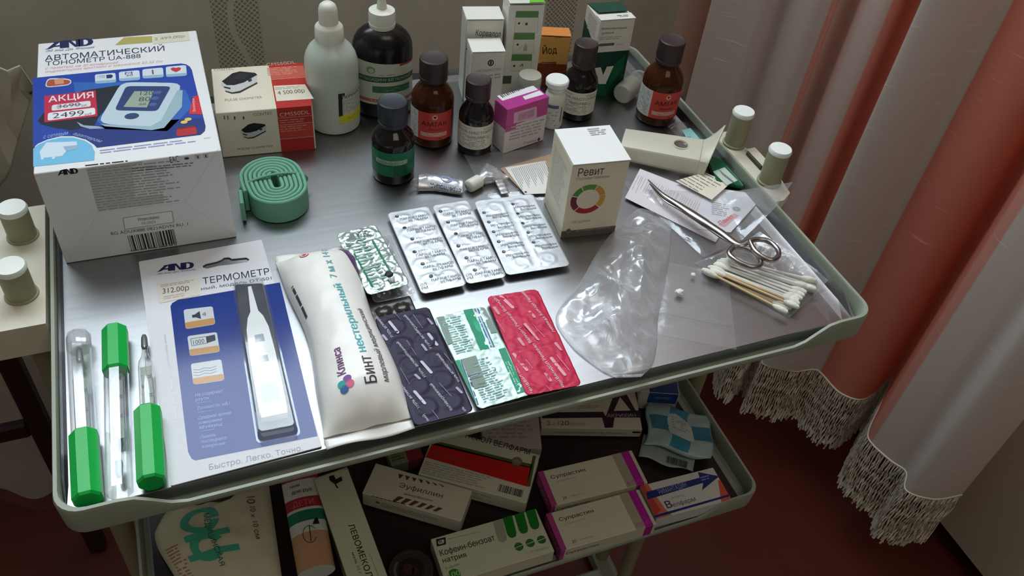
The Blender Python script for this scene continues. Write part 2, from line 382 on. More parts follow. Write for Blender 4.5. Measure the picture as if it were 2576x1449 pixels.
bpy.data.objects['curtain_rod']['label'] = 'white curtain rod above the lace curtain'; bpy.data.objects['curtain_rod']['category'] = 'rod'

# ------------------------------------------------------------------ striped curtains (salmon and white)
def cr(P, n):
    out = []; P = [Vector(p) for p in P]
    for i in range(len(P) - 1):
        p0, p1, p2, p3 = P[max(i - 1, 0)], P[i], P[i + 1], P[min(i + 2, len(P) - 1)]
        for k in range(n):
            t = k / n; out.append(0.5 * ((2 * p1) + (p2 - p0) * t + (2 * p0 - 5 * p1 + 4 * p2 - p3) * t * t + (3 * p1 - p0 - 3 * p2 + p3) * t ** 3))
    out.append(P[-1]); return out
def stripe_mat():
    m = bpy.data.materials.new('striped_curtain_weave'); m.use_nodes = True; nt = m.node_tree; L = nt.links.new
    nt.nodes.remove(nt.nodes['Principled BSDF']); out = nt.nodes['Material Output']
    at = nt.nodes.new('ShaderNodeAttribute'); at.attribute_name = 'stripe'
    tc = nt.nodes.new('ShaderNodeTexCoord'); uv = nt.nodes.new('ShaderNodeMapping'); uv.inputs['Scale'].default_value = (14, 260, 1); L(tc.outputs['UV'], uv.inputs[0])
    nz = nt.nodes.new('ShaderNodeTexNoise'); nz.inputs['Scale'].default_value = 1.0; nz.inputs['Detail'].default_value = 2; L(uv.outputs[0], nz.inputs[0])
    rp = nt.nodes.new('ShaderNodeValToRGB'); rp.color_ramp.elements[0].position = .66; rp.color_ramp.elements[1].position = .74; L(nz.outputs['Fac'], rp.inputs[0])   # slubs in the weave
    mx = nt.nodes.new('ShaderNodeMix'); mx.data_type = 'RGBA'; mx.inputs[6].default_value = lin((240, 234, 230)); mx.inputs[7].default_value = lin((248, 158, 138)); L(at.outputs['Fac'], mx.inputs[0])
    sl = nt.nodes.new('ShaderNodeMix'); sl.data_type = 'RGBA'; sl.blend_type = 'ADD'; sl.inputs[7].default_value = (.22, .20, .18, 1); L(rp.outputs[0], sl.inputs[0]); L(mx.outputs[2], sl.inputs[6])
    wv = nt.nodes.new('ShaderNodeMapping'); wv.inputs['Scale'].default_value = (1400, 1400, 1); L(tc.outputs['UV'], wv.inputs[0])
    ck = nt.nodes.new('ShaderNodeTexChecker'); ck.inputs['Scale'].default_value = 1.0; L(wv.outputs[0], ck.inputs[0])
    bp = nt.nodes.new('ShaderNodeBump'); bp.inputs['Strength'].default_value = .35; bp.inputs['Distance'].default_value = .0006
    ad = nt.nodes.new('ShaderNodeMath'); L(ck.outputs['Fac'], ad.inputs[0]); L(rp.outputs[0], ad.inputs[1]); L(ad.outputs[0], bp.inputs['Height'])
    d = nt.nodes.new('ShaderNodeBsdfDiffuse'); t = nt.nodes.new('ShaderNodeBsdfTranslucent')
    for n in (d, t): L(sl.outputs[2], n.inputs[0])
    L(bp.outputs[0], d.inputs['Normal'])
    m2 = nt.nodes.new('ShaderNodeMixShader'); m2.inputs[0].default_value = .46; L(d.outputs[0], m2.inputs[1]); L(t.outputs[0], m2.inputs[2]); L(m2.outputs[0], out.inputs[0])
    return m
SM = stripe_mat()
fringe_m = mat('fringe_cotton', (232, 224, 206), rough=0.9, var=0.05)
def drape(parent, P, zt, zb, nv=24, n=10):
    """P: (x, y, salmon 0..1) along the hem"""
    pl = cr([(p[0], p[1], 0) for p in P], n); cols = []
    for i in range(len(P) - 1): cols += [P[i][2]] * n
    cols.append(P[-1][2])
    s = [0.0]
    for a, c in zip(pl, pl[1:]): s.append(s[-1] + (c - a).length)
    N = len(pl); vs = []; fs = []; st = []; uvs = []
    for j in range(nv + 1):
        v = j / nv
        for i in range(N):
            wob = .004 * math.sin(i * .35 + v * 5) * (1 - v) * 0 + .003 * mnoise.noise(Vector((s[i] * 9, v * 3, 0)))
            vs.append((pl[i].x + wob, pl[i].y + wob, zb + (zt - zb) * v)); st.append(cols[i]); uvs.append((s[i], v * (zt - zb)))
    for j in range(nv):
        for i in range(N - 1): fs.append([j * N + i, j * N + i + 1, (j + 1) * N + i + 1, (j + 1) * N + i])
    b = MB(); b.add(vs, fs, 0, True); o = b.build('curtain_cloth', SM, parent, fix=False)
    ca = o.data.color_attributes.new('stripe', 'FLOAT_COLOR', 'POINT'); ca.data.foreach_set('color', [c for q in st for c in (q, q, q, 1)])
    ul = o.data.uv_layers.new(name='UVMap')
    for lp in o.data.loops: ul.data[lp.index].uv = uvs[lp.vertex_index]
    return pl, s
def fringe(parent, pl, s, zb, length, step, r=.0011, seed=4):
    rn = random.Random(seed)
    def at(d):
        d = min(max(d, 0), s[-1] - 1e-6); i = 0
        while s[i + 1] < d: i += 1
        t = (d - s[i]) / max(s[i + 1] - s[i], 1e-9); return pl[i].lerp(pl[i + 1], t)
    b = MB(); n = int(s[-1] / step)
    for k in range(n + 1):
        for sg in (1, -1):
            ln = length * (.90 + .14 * rn.random()); pts = []; ph = rn.random() * 6
            for q in range(13):
                v = q / 12; d = k * step + sg * step * (.9 * abs(((v * 4) % 2) - 1) - .45) * (1.0 if v > .25 else v * 4)
                p = at(d); pts.append((p.x + .0012 * math.sin(ph + v * 14), p.y + sg * .0015 + .0012 * math.cos(ph + v * 11), zb - ln * v))
            rr = [r * (1.0 if q < 11 else 1.5) for q in range(13)]
            b.tube(pts, rr, 3, cap=False)
    o = b.build('fringe', fringe_m, parent, fix=False, kind='stuff')
    b = MB(); b.tube([(p.x, p.y, zb) for p in pl], .0016, 5); b.build('hem_cord', fringe_m, parent)
HZ = -0.60
PL = [(.815, .605, 0), (.845, .578, 0), (.862, .556, 0), (.90, .565, 0), (.888, .503, 0), (.910, .485, 0.75), (.918, .482, .35), (.958, .50, .3), (.922, .44, .15), (.930, .41, .9), (.975, .43, 1), (.958, .395, 0), (.945, .380, 0), (.985, .352, 0), (1.020, .345, 0), (1.030, .334, 1), (1.036, .287, 1), (1.070, .265, 1), (1.145, .290, 1), (1.085, .245, 1), (1.032, .207, .75), (1.022, .186, 0), (1.030, .150, 0), (1.040, .125, 0), (1.018, .098, 0), (1.05, .072, 0), (1.097, .065, 0)]  # paler salmon ridge before the last white is a painted fold highlight
cur = thing('striped_curtain', 'long salmon and white striped curtain with a knotted fringe, right of the trolley', 'curtain', (0, 0, 0))
pl, s_ = drape(cur, PL, 1.75, HZ)
fringe(cur, pl, s_, HZ, .135, .0040)
cur2 = thing('striped_curtain', 'shorter salmon curtain showing faintly through the lace behind the brown bottle', 'curtain', (0, 0, 0))
PL2 = [(.835 + .022 * k, 0.718 + (.012 if k % 2 else -.012), 1) for k in range(13)]
pl2, s2 = drape(cur2, PL2, 1.72, -.235, n=6)
fringe(cur2, pl2, s2, -.235, .03, .006)

# ------------------------------------------------------------------ cream cabinet at right
cab = thing('floor_cabinet', 'cream low cabinet with a drawer gap standing right of the fringed curtain', 'cabinet', (0, 0, 0))
cream = mat('cream_furniture_paint', (190, 180, 160), rough=0.5, var=0.04, scale=8)
MB().box(1.225, -.75, ZF + .05, 1.75, .45, -.10, bev=.004).build('cabinet_body', cream, cab)
MB().box(1.205, -.75, ZF + .055, 1.226, -.052, -.12, bev=.002).build('cabinet_door', cream, cab)
MB().box(1.205, -.042, ZF + .055, 1.226, .445, -.12, bev=.002).build('cabinet_door', cream, cab)
MB().box(1.26, -.72, ZF, 1.72, .42, ZF + .05).build('plinth', mat('plinth_shadow', (24, 20, 18), rough=.7), cab)  # near-black plinth colour stands in for the shadow under the cabinet

# ------------------------------------------------------------------ pale cloth hanging at the far left
cl = thing('draped_sheet', 'pale cloth hanging at the left edge of the picture beside the blue carton', 'cloth', (0, 0, 0))
def sheet(u, v):
    x = -.40 + .385 * u
    top = .018 - .010 * max(0, u - .90) / .10 - .04 * max(0, u - .985) / .015
    d = -.018 - x                                   # distance from the right edge
    bot = -.020 - 1.9 * d if d < .07 else -.153 - .25 * (d - .07)
    z = top + (bot - top) * v
    y = .500 + .012 * math.sin(u * 46 + v * 1.2) * (.4 + .6 * v) + .006 * math.sin(u * 97)
    return (x + .004 * math.sin(v * 5 + u * 8), y, z)
MB().grid(sheet, 40, 30).build('cloth', mat('pale_cotton', (206, 202, 184), rough=.85, var=.04, bump=.1, bscale=40), cl, solid=.0015, fix=False)
b = MB(); b.box(-.46, .520, ZF, -.435, .545, .03, bev=.004); b.box(-.16, .520, ZF, -.135, .545, .0, bev=.004); b.box(-.46, .520, -.03, -.052, .540, -.008, bev=.004); b.box(-.435, .525, -.55, -.16, .54, -.52, bev=.004)
wood = mat('dark_wood', (46, 26, 22), rough=.5, var=.2, scale=20, stretch=(1, 1, .1))
ch = thing('wooden_rack', 'dark wooden rack in the shadow behind the pale cloth at left', 'rack', (0, 0, 0)); b.build('rack_frame', wood, ch)

# ================================================================== TROLLEY
W, D = 0.600, 0.441
def tray_mesh(w, d, zr, deep=.028, dip=.018):
    r = .016; pts = []
    def seg(a, c, n):
        for k in range(n): pts.append((a[0] + (c[0] - a[0]) * k / n, a[1] + (c[1] - a[1]) * k / n))
    seg((r, 0), (w - r, 0), 60)
    for k in range(6): a = math.radians(-90 + 15 * k); pts.append((w - r + r * math.cos(a), r + r * math.sin(a)))
    seg((w, r), (w, d - r), 12)
    for k in range(6): a = math.radians(15 * k); pts.append((w - r + r * math.cos(a), d - r + r * math.sin(a)))
    seg((w - r, d), (r, d), 60)
    for k in range(6): a = math.radians(90 + 15 * k); pts.append((r + r * math.cos(a), d - r + r * math.sin(a)))
    seg((0, d - r), (0, r), 12)
    for k in range(6): a = math.radians(180 + 15 * k); pts.append((r + r * math.cos(a), r + r * math.sin(a)))
    def zt(x, y):
        if y < .001 or y > d - .001:
            e = min(x, w - x); t = min(max((e - .038) / .034, 0), 1); return -dip * (t * t * (3 - 2 * t)) * (1.0 if y < .1 else .7)
        return 0.0
    def ins(x, y, q): return (x + q * (1 if x < w / 2 else -1) * min(1, abs(x - w / 2) / (w / 2 - .02)) ** 30, y + q * (1 if y < d / 2 else -1) * min(1, abs(y - d / 2) / (d / 2 - .02)) ** 30)
    R = []
    for q, f in ((.030, lambda x, y: -deep), (.006, lambda x, y: -deep), (.0005, lambda x, y: -deep + .005), (0, lambda x, y: zt(x, y) - .002), (.0008, lambda x, y: zt(x, y)), (.0030, lambda x, y: zt(x, y)), (.0036, lambda x, y: zt(x, y) - .0015), (.0044, lambda x, y: -deep + .006), (.008, lambda x, y: -deep + .003), (.030, lambda x, y: -deep + .003)):
        R.append([(*ins(x, y, q), zr + f(x, y)) for x, y in pts])
    b = MB(); b.loops(R, cap0=True, cap1=True); return b
tr = thing('medical_trolley', 'grey-green two-tier medical trolley with a steel-lined upper tray', 'trolley', (0, 0, 0))
ut = tray_mesh(W, D, 0).build('upper_tray', enamel, tr)
# steel liner: flat sheet, folded down at the front, turned up along the other edges
b = MB(); sx0, sx1, sy0, sy1 = .0085, .583, .010, .428
def liner(u, v):
    # cross profile left to right
    prof = [(.0048, .009), (.0053, .004), (.0066, 0), (.03, 0), (.15, 0), (.30, 0), (.45, 0), (.566, 0), (.578, .0006), (.5875, .0022), (.5900, .0105)]
    return prof[u]
vs = []; fs = []; ys = [(sy0, -.0105), (sy0, -.0006), (sy0 + .0004, 0)] + [(sy0 + .02 + k * (sy1 - .022 - sy0) / 8, 0) for k in range(9)] + [(sy1 + .003, .004), (sy1 + .004, .011)]
for j, (y, dz) in enumerate(ys):
    for i in range(11):
        x, z = liner(i, 0)
        if j < 3: z = z * (0.05 if j == 2 else 0) + min(dz, 0)
        elif j == 3: z *= .95
        vs.append((x, y, -.012 + (z if j < 3 else max(z, dz))))
for j in range(len(ys) - 1):
    for i in range(10): fs.append([j * 11 + i, j * 11 + i + 1, (j + 1) * 11 + i + 1, (j + 1) * 11 + i])
b.add(vs, fs, 0, False); b.build('steel_liner', steel, ut, fix=False, label='brushed stainless steel liner sheet')
lt = tray_mesh(W - .003, D - .03, 0).build('lower_tray', mat('dark_tray_enamel', (96, 92, 84), rough=.4, var=.06), tr); lt.location = (0.0, .016, -.279)
lt.data.materials[0] = enamel
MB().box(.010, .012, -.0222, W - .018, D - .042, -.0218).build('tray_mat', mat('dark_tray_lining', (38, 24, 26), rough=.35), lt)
olive = mat('olive_post_plastic', (150, 146, 118), rough=.45)
brk = mat('cream_bracket_plastic', (214, 208, 190), rough=.5)
for sd, px_, ys_ in ((-1, -.0185, (.266, .199)), (1, .6135, (.241, .178))):
    h = .026 if sd < 0 else .034
    b = MB()
    poly = [(-.003, .165), (-.003, .302), (-.075, .302), (-.075, .205), (-.055, .165)] if sd < 0 else [(.6012, .150), (.612, .150), (.624, .158), (.628, .180), (.622, .192), (.622, .232), (.628, .262), (.6012, .262)]
    b.prism(poly, -.030 if sd < 0 else -.012, -.002 if sd < 0 else -.003); b.build('bracket', brk, tr)
    if sd > 0: MB().box(.6150, .196, -.003, .6175, .222, .0015, bev=.0008).build('latch_slot', mat('dark_slot_metal', (70, 66, 56), rough=.4, metal=.6), tr); MB().box(.6175, .192, -.003, .6275, .226, .0012, bev=.0006).build('latch_plate', brk, tr)
    for y in ys_:
        b = MB(); b.lathe([(.0102, -.835), (.0102, h - .003)], 24, M=Matrix.Translation((px_, y, 0))); b.lathe([(.0116, -.002), (.0115, -.0006), (.0102, -.0002)], 24, M=Matrix.Translation((px_, y, 0)))
        p = b.build('post', olive, tr)
        MB().lathe([(.0104, h - .003), (.0108, h - .001), (.0098, h + .0012), (.0, h + .0016)], 28, M=Matrix.Translation((px_, y, 0))).build('post_cap', white_cap, p)
MB().prism([(.59, .03), (.605, .03), (.628, .15), (.628, .26), (.59, .26)], -.050, -.028).build('support_rail', brk, tr)
for x in (-.018, .6135): MB().box(x - .014, .0, -.845, x + .014, .42, -.815, bev=.004).build('base_bar', enamel, tr)
MB().box(-.01, .20, -.840, .605, .225, -.818, bev=.004).build('base_bar', enamel, tr)
for x in (-.018, .6135):
    for y in (.02, .40): MB().lathe([(.018, -.008), (.019, -.004), (.019, .004), (.018, .008)], 18, M=Matrix.Translation((x, y, ZF + .019)) @ Matrix.Rotation(PI / 2, 4, 'Y')).build('caster_wheel', black_pl, tr)
# ================================================================== OBJECTS ON THE UPPER TRAY
def zc(ox, oy, s): return lambda x, y: (ox + x / s, oy + y / s)
def on_plane(t, org, nrm, uvf):
    M = t.matrix_world.copy(); Mi = M.inverted(); o_ = Mi @ CAM_LOC; Mr = Mi.to_3x3()
    def q(px, py):
        d = Mr @ ray(px, py); k = (Vector(org) - o_).dot(Vector(nrm)) / d.dot(Vector(nrm)); return uvf(o_ + d * k)
    return q
def q_top(t, h): return on_plane(t, (0, 0, h), (0, 0, 1), lambda p: (p.x / MM, p.y / MM))
def q_front(t): return on_plane(t, (0, 0, 0), (0, 1, 0), lambda p: (p.x / MM, p.z / MM))
def q_left(t, d): return on_plane(t, (0, 0, 0), (1, 0, 0), lambda p: ((d - p.y) / MM, p.z / MM))
def q_cyl(t, r, a0):
    Mi = t.matrix_world.inverted(); o_ = Mi @ CAM_LOC; Mr = Mi.to_3x3()
    def q(px, py):
        d = Mr @ ray(px, py); a = d.x * d.x + d.y * d.y; b_ = o_.x * d.x + o_.y * d.y; c_ = o_.x ** 2 + o_.y ** 2 - r * r
        k = (-b_ - math.sqrt(max(b_ * b_ - a * c_, 0))) / a; p = o_ + d * k
        an = math.atan2(p.y, p.x) - a0; an = (an + PI) % (2 * PI) - PI; return (an * r / MM, p.z / MM)
    return q
def pp(P, q, pts, c, L=0, z=None): P.poly([q(*(z(*p) if z else p)) for p in pts], c, L)
def pr(P, q, a, b_, c, d, r, col, L=0, z=None):
    """rounded quad through four pixels, counter-clockwise from lower left"""
    Q = [Vector(q(*(z(*p) if z else p))) for p in (a, b_, c, d)]; out = []
    for i in range(4):
        p, n1, n0 = Q[i], Q[(i + 1) % 4], Q[i - 1]
        e0 = p + (n0 - p).normalized() * min(r, (n0 - p).length * .48); e1 = p + (n1 - p).normalized() * min(r, (n1 - p).length * .48)
        for k in range(4): t = k / 3; out.append(tuple((1 - t) ** 2 * e0 + 2 * t * (1 - t) * p + t * t * e1))
    P.poly(out, col, L)
def tx(P, q, s, a, b_, top, c, L=1, bold=0, z=None, ital=0.0, clip=None):
    """text whose baseline runs from pixel a to pixel b and whose capitals reach pixel top (above a)"""
    if z: a, b_, top = z(*a), z(*b_), z(*top)
    A, B, T = Vector(q(*a)), Vector(q(*b_)), Vector(q(*top)); d = B - A; n = Vector((-d.y, d.x)).normalized()
    P.text(s, A.x, A.y, max(abs((T - A).dot(n)), .3), c, L, w=d.length, bold=bold, rot=math.degrees(math.atan2(d.y, d.x)), ital=ital)
def sm(P, q, a, b_, top, rows, c, L=1, z=None, seed=1, rag=.25):
    if z: a, b_, top = z(*a), z(*b_), z(*top)
    A, B, T = Vector(q(*a)), Vector(q(*b_)), Vector(q(*top)); d = B - A; n = Vector((-d.y, d.x)).normalized()
    P.small(A.x, A.y, d.length, max(abs((T - A).dot(n)), .3), rows, c, L, rot=math.degrees(math.atan2(d.y, d.x)), seed=seed, rag=rag)
def logo_and(P, x, y, w_, h_, rot, c, L=1, bg=(225, 225, 225)):
    cr_, sr_ = math.cos(math.radians(rot)), math.sin(math.radians(rot))
    def T(p): a, b_ = p[0] * w_, p[1] * h_; return (x + a * cr_ - b_ * sr_, y + a * sr_ + b_ * cr_)
    for pts in ([(0, 0), (.06, .14), (.20, .80), (.17, .86), (.40, 1), (.43, 1), (.43, 0), (.31, 0), (.31, .25), (.19, .25), (.12, .07)],
                [(.43, 1), (.53, 1), (.64, .30), (.64, 1), (.72, 1), (.72, 0), (.62, 0), (.50, .72), (.50, 0), (.43, 0)],
                [(.70, 1), (.86, 1), (.96, .88), (1, .62), (1, .38), (.96, .12), (.86, 0), (.70, 0)]): P.poly([T(p) for p in pts], c, L)
    P.poly([T(p) for p in ((.31, .42), (.31, .80), (.22, .42))], bg, L + 1)
    P.poly([T(p) for p in ((.80, .84), (.85, .82), (.89, .66), (.89, .34), (.85, .18), (.80, .16))], bg, L + 1)
def logo_px(P, q, a, b_, top, c, L=1, z=None, bg=(225, 225, 225)):
    if z: a, b_, top = z(*a), z(*b_), z(*top)
    A, B, T = Vector(q(*a)), Vector(q(*b_)), Vector(q(*top)); d = B - A; n = Vector((-d.y, d.x)).normalized()
    logo_and(P, A.x, A.y, d.length, abs((T - A).dot(n)), math.degrees(math.atan2(d.y, d.x)), c, L, bg)
NAVY = (28, 32, 84); WHT = (232, 234, 236); GRY = (120, 120, 124); BLK = (30, 30, 34)

# ---- blood pressure monitor carton
o, rz, _ = fit((163, 655), (590, 597)); o.y -= .004; o.x += .0010; rz += math.radians(1.8); bw, bd, bh = .127, .1860, .0855
t = carton('monitor_box', 'large white and blue carton showing a blood pressure monitor, at the back left', 'box', o, rz, bw, bd, bh, (226, 226, 228))
P = Print(f_top(bh)); q = q_top(t, bh); z7 = zc(80, 60, 3.8135)
BLUE = (22, 62, 160)
pp(P, q, [(8, 520), (1430, 380), (1480, 388), (1515, 410), (1535, 440), (1668, 985), (1660, 1030), (1620, 1066), (625, 1190), (598, 1160), (520, 1110), (400, 1078), (280, 1078), (150, 1110), (60, 1150), (12, 1190)], BLUE, 0, z7)
pp(P, q, [(300, 1000), (1640, 900), (1668, 985), (1660, 1030), (1620, 1066), (625, 1190), (598, 1160), (520, 1110), (400, 1078)], (18, 44, 120), 1, z7)
pp(P, q, [(400, 560), (1200, 560), (1480, 640), (1540, 800), (1300, 1030), (700, 1010), (420, 700)], (40, 96, 178), 1, z7)
pp(P, q, [(14, 1200), (60, 1162), (150, 1122), (280, 1092), (400, 1092), (510, 1122), (575, 1165), (606, 1230), (600, 1310), (14, 1372)], (112, 184, 222), 2, z7)
pp(P, q, [(75, 1230), (140, 1140), (430, 1130), (440, 1200), (330, 1225), (290, 1270), (90, 1290)], (206, 222, 236), 3, z7)
pp(P, q, [(95, 1280), (120, 1278), (110, 1305), (85, 1305)], (206, 222, 236), 4, z7); pp(P, q, [(205, 1270), (235, 1268), (215, 1300), (190, 1300)], (206, 222, 236), 4, z7)
pp(P, q, [(300, 1180), (435, 1165), (440, 1200), (330, 1225)], (150, 176, 204), 4, z7)
tx(P, q, 'с сетевым', (110, 1105), (345, 1064), (105, 1070), (150, 176, 220), 3, z=z7, ital=.2); tx(P, q, 'адаптером', (390, 1062), (650, 1140), (392, 1030), (150, 176, 220), 3, z=z7, ital=.2)
logo_px(P, q, (122, 250), (592, 205), (125, 178), NAVY, 1, z7)
tx(P, q, 'Эй энд Ди, Япония', (130, 272), (592, 235), (130, 252), (80, 86, 130), 1, z=z7, ital=.3)
tx(P, q, 'АВТОМАТИЧЕСКИЙ', (125, 358), (1275, 258), (125, 308), (44, 50, 78), 1, bold=.3, z=z7)
tx(P, q, 'ТОНОМЕТР UA-888', (132, 404), (1045, 326), (132, 364), (44, 50, 78), 1, bold=.3, z=z7)
tx(P, q, 'с памятью на 30 измерений', (125, 440), (822, 382), (125, 418), (214, 150, 150), 1, z=z7, ital=.25)
tx(P, q, 'индикатором аритмии и манжетой 22-32 см', (125, 472), (1250, 368), (125, 450), (206, 160, 160), 1, z=z7, ital=.25)
pp(P, q, [(800, 205), (885, 130), (1155, 118), (1158, 178)], (176, 168, 96), 1, z7)
pp(P, q, [(1165, 112), (1500, 75), (1520, 160), (1165, 195)], (214, 210, 192), 2, z7); tx(P, q, '2 499,00р', (1180, 160), (1470, 130), (1180, 135), (140, 134, 124), 3, z=z7)
for k, (x0, x1, y0, y1) in enumerate(((605, 810, 480, 576), (835, 1040, 455, 552), (1060, 1266, 430, 527), (1285, 1488, 406, 512))):
    pr(P, q, (x0 + 5, y1), (x1, y1 - 14), (x1 - 8, y0 - 10), (x0, y0 + 8), 2.2, (206, 216, 226), 2, z7)
    pr(P, q, (x0 + 7, y1 - 2), (x1 - 2, y1 - 16), (x1 - 4, y1 - 40), (x0 + 7, y1 - 26), .6, (140, 178, 200), 3, z7)
pp(P, q, [(715, 492), (765, 488), (780, 502), (766, 522), (718, 526)], (24, 40, 96), 4, z7); tx(P, q, '1700', (630, 525), (705, 517), (630, 500), (150, 150, 156), 4, z=z7)
tx(P, q, 'M', (895, 490), (965, 484), (895, 466), (50, 60, 90), 4, bold=.5, z=z7); tx(P, q, '30', (905, 508), (970, 502), (905, 490), (50, 60, 90), 4, bold=.5, z=z7)
pp(P, q, [(1150, 444), (1165, 442), (1172, 484), (1157, 488)], (110, 90, 70), 4, z7)
pp(P, q, [(1330, 432), (1355, 420), (1385, 425), (1410, 418), (1432, 426), (1425, 445), (1385, 465), (1345, 450)], (186, 50, 60), 4, z7)
pr(P, q, (122, 616), (378, 590), (384, 528), (150, 520), 5, (200, 206, 216), 2, z7); pr(P, q, (135, 606), (368, 580), (372, 540), (158, 532), 4, (170, 78, 58), 3, z7); pp(P, q, [(215, 540), (300, 520), (310, 575), (225, 585)], (206, 146, 110), 4, z7)
pp(P, q, [(58, 930), (118, 850), (480, 645), (840, 590), (860, 640), (640, 900), (600, 975), (380, 1020), (230, 1000), (90, 965)], (16, 22, 40), 2, z7)
pp(P, q, [(430, 940), (500, 975), (640, 985), (700, 1005), (560, 1010), (470, 985)], (150, 170, 190), 3, z7)
pr(P, q, (632, 955), (1260, 1010), (1445, 570), (862, 560), 9, (186, 204, 216), 3, z7)
pp(P, q, [(700, 985), (1150, 1022), (1270, 1000), (1440, 800), (1448, 640), (1395, 640), (1240, 930), (1140, 985), (660, 965)], (150, 178, 190), 4, z7)
pr(P, q, (795, 832), (1205, 840), (1338, 602), (905, 600), 4, (36, 56, 110), 5, z7)
pp(P, q, [(880, 800), (1105, 806), (1172, 648), (985, 650)], (150, 164, 150), 6, z7)
tx(P, q, '120', (1040, 688), (1160, 684), (1050, 652), (58, 66, 70), 7, bold=.3, z=z7); tx(P, q, '80', (1025, 748), (1135, 744), (1035, 706), (58, 66, 70), 7, bold=.3, z=z7); tx(P, q, '68', (1030, 785), (1095, 783), (1035, 762), (88, 96, 96), 7, z=z7)
for y in (660, 715, 775): pr(P, q, (1165 - (y - 660) * .4, y + 18), (1235 - (y - 660) * .4, y + 16), (1250 - (y - 660) * .4, y - 14), (1180 - (y - 660) * .4, y - 14), 2, (66, 92, 150), 6, z7)
a = Vector(q(*z7(890, 890))); b2 = Vector(q(*z7(1030, 885))); c2 = (a + b2) / 2; P.ell(c2.x, c2.y, (b2 - a).length / 2, 4.2, (40, 60, 108), 5)
pp(P, q, [(120, 695), (612, 640), (632, 888), (122, 948)], (188, 30, 66), 4, z7); tx(P, q, 'АКЦИЯ', (160, 756), (595, 708), (160, 702), (224, 220, 226), 5, bold=1, z=z7)
pr(P, q, (190, 838), (568, 796), (562, 740), (194, 782), 2, (220, 216, 222), 5, z7); tx(P, q, '3690', (245, 815), (465, 790), (245, 780), (90, 80, 96), 6, z=z7); tx(P, q, 'руб', (480, 797), (528, 790), (480, 780), (90, 80, 96), 6, z=z7); P.line([q(*z7(235, 800)), q(*z7(480, 775))], .5, (90, 80, 96), 7)
pr(P, q, (152, 932), (612, 872), (606, 806), (156, 858), 2, (226, 224, 228), 5, z7); tx(P, q, '2499', (200, 912), (500, 880), (200, 862), (34, 30, 40), 6, bold=.6, z=z7); tx(P, q, 'руб', (510, 882), (575, 873), (510, 862), (60, 50, 60), 6, z=z7)
pp(P, q, [(1508, 866), (1636, 872), (1598, 686), (1550, 700)], (206, 36, 48), 3, z7); tx(P, q, 'Эконом', (1572, 846), (1560, 720), (1548, 846), (236, 200, 200), 4, z=z7)
for x, y in ((1462, 945), (1500, 918)): a = q(*z7(x, y)); P.ell(a[0], a[1], 2.6, 2.2, (222, 192, 90), 4)
pr(P, q, (1385, 1082), (1592, 1058), (1570, 985), (1395, 1000), 3, (176, 30, 36), 3, z7); pp(P, q, [(1400, 1000), (1565, 975), (1560, 990), (1410, 1015)], (110, 20, 26), 4, z7)
sm(P, q, (655, 1252), (1590, 1136), (650, 1205), 2, (140, 150, 190), 1, z7, 5); sm(P, q, (1650, 1105), (1740, 1092), (1650, 1095), 1, (150, 160, 190), 1, z7, 6)
P.build('printing', t)
P = Print(f_front(bw, bh)); q = q_front(t); z1 = zc(0, 8, 2.0698)
for a_, b_ in (((172, 884), (510, 1092)), ((510, 1092), (352, 1352)), ((1138, 756), (962, 1036)), ((962, 1036), (1222, 1212)), ((510, 1092), (962, 1036))): P.line([q(*z1(*a_)), q(*z1(*b_))], .22, (196, 196, 194), 0)
logo_px(P, q, (298, 898), (410, 885), (300, 868), BLK, 1, z1)
pp(P, q, [(448, 860), (740, 822), (742, 834), (690, 845), (700, 1010), (850, 995), (855, 1040), (512, 1085)], (196, 198, 194), 0, z1)
sm(P, q, (445, 852), (735, 820), (445, 838), 1, (70, 72, 74), 1, z1, 2)
sm(P, q, (512, 1085), (960, 1030), (455, 862), 16, (166, 170, 168), 1, z1, 3); sm(P, q, (690, 880), (1050, 845), (690, 855), 2, (130, 130, 130), 1, z1, 9)
tx(P, q, 'EAC', (888, 832), (934, 826), (888, 798), BLK, 1, bold=.6, z=z1)
for x, y in ((972, 808), (1030, 800), (1072, 795)):
    a = q(*z1(x, y)); 
    if x == 972: P.ell(a[0], a[1], 1.7, 1.1, (60, 60, 60), 1)
    else: P.rect(a[0] - 1.7, a[1] - 1.7, 3.4, 3.4, (150, 150, 150), 1); P.rect(a[0] - 1.4, a[1] - 1.4, 2.8, 2.8, (214, 214, 214), 2); P.rect(a[0] - .5, a[1] - 1.2, 1.0, 2.3, (70, 70, 70), 3)
for a_, b_ in (((640, 1118), (895, 1082)), ((895, 1082), (905, 1140)), ((905, 1140), (650, 1178)), ((650, 1178), (640, 1118))): P.line([q(*z1(*a_)), q(*z1(*b_))], .35, (110, 110, 108), 1)
pp(P, q, [(642, 1116), (893, 1084), (902, 1140), (651, 1175)], (236, 236, 232), 0, z1); tx(P, q, 'Упаковано', (718, 1134), (830, 1120), (718, 1118), (70, 70, 70), 2, bold=.3, z=z1); tx(P, q, '10.2022', (740, 1152), (812, 1143), (740, 1139), (120, 120, 120), 2, z=z1)
tx(P, q, 'BG ADUA888 0821ADVN RU_1', (580, 1208), (980, 1156), (580, 1192), (70, 70, 72), 1, bold=.3, z=z1)
Q = [q(*z1(*p)) for p in ((684, 1284), (922, 1252), (912, 1174), (670, 1206))]; P.bars(Q[0][0], min(Q[0][1], Q[1][1]), Q[1][0] - Q[0][0], Q[3][1] - Q[0][1], (40, 40, 44)); sm(P, q, (680, 1296), (922, 1262), (680, 1284), 1, (110, 110, 114), 1, z1, 3, rag=0)
P.build('printing', t)

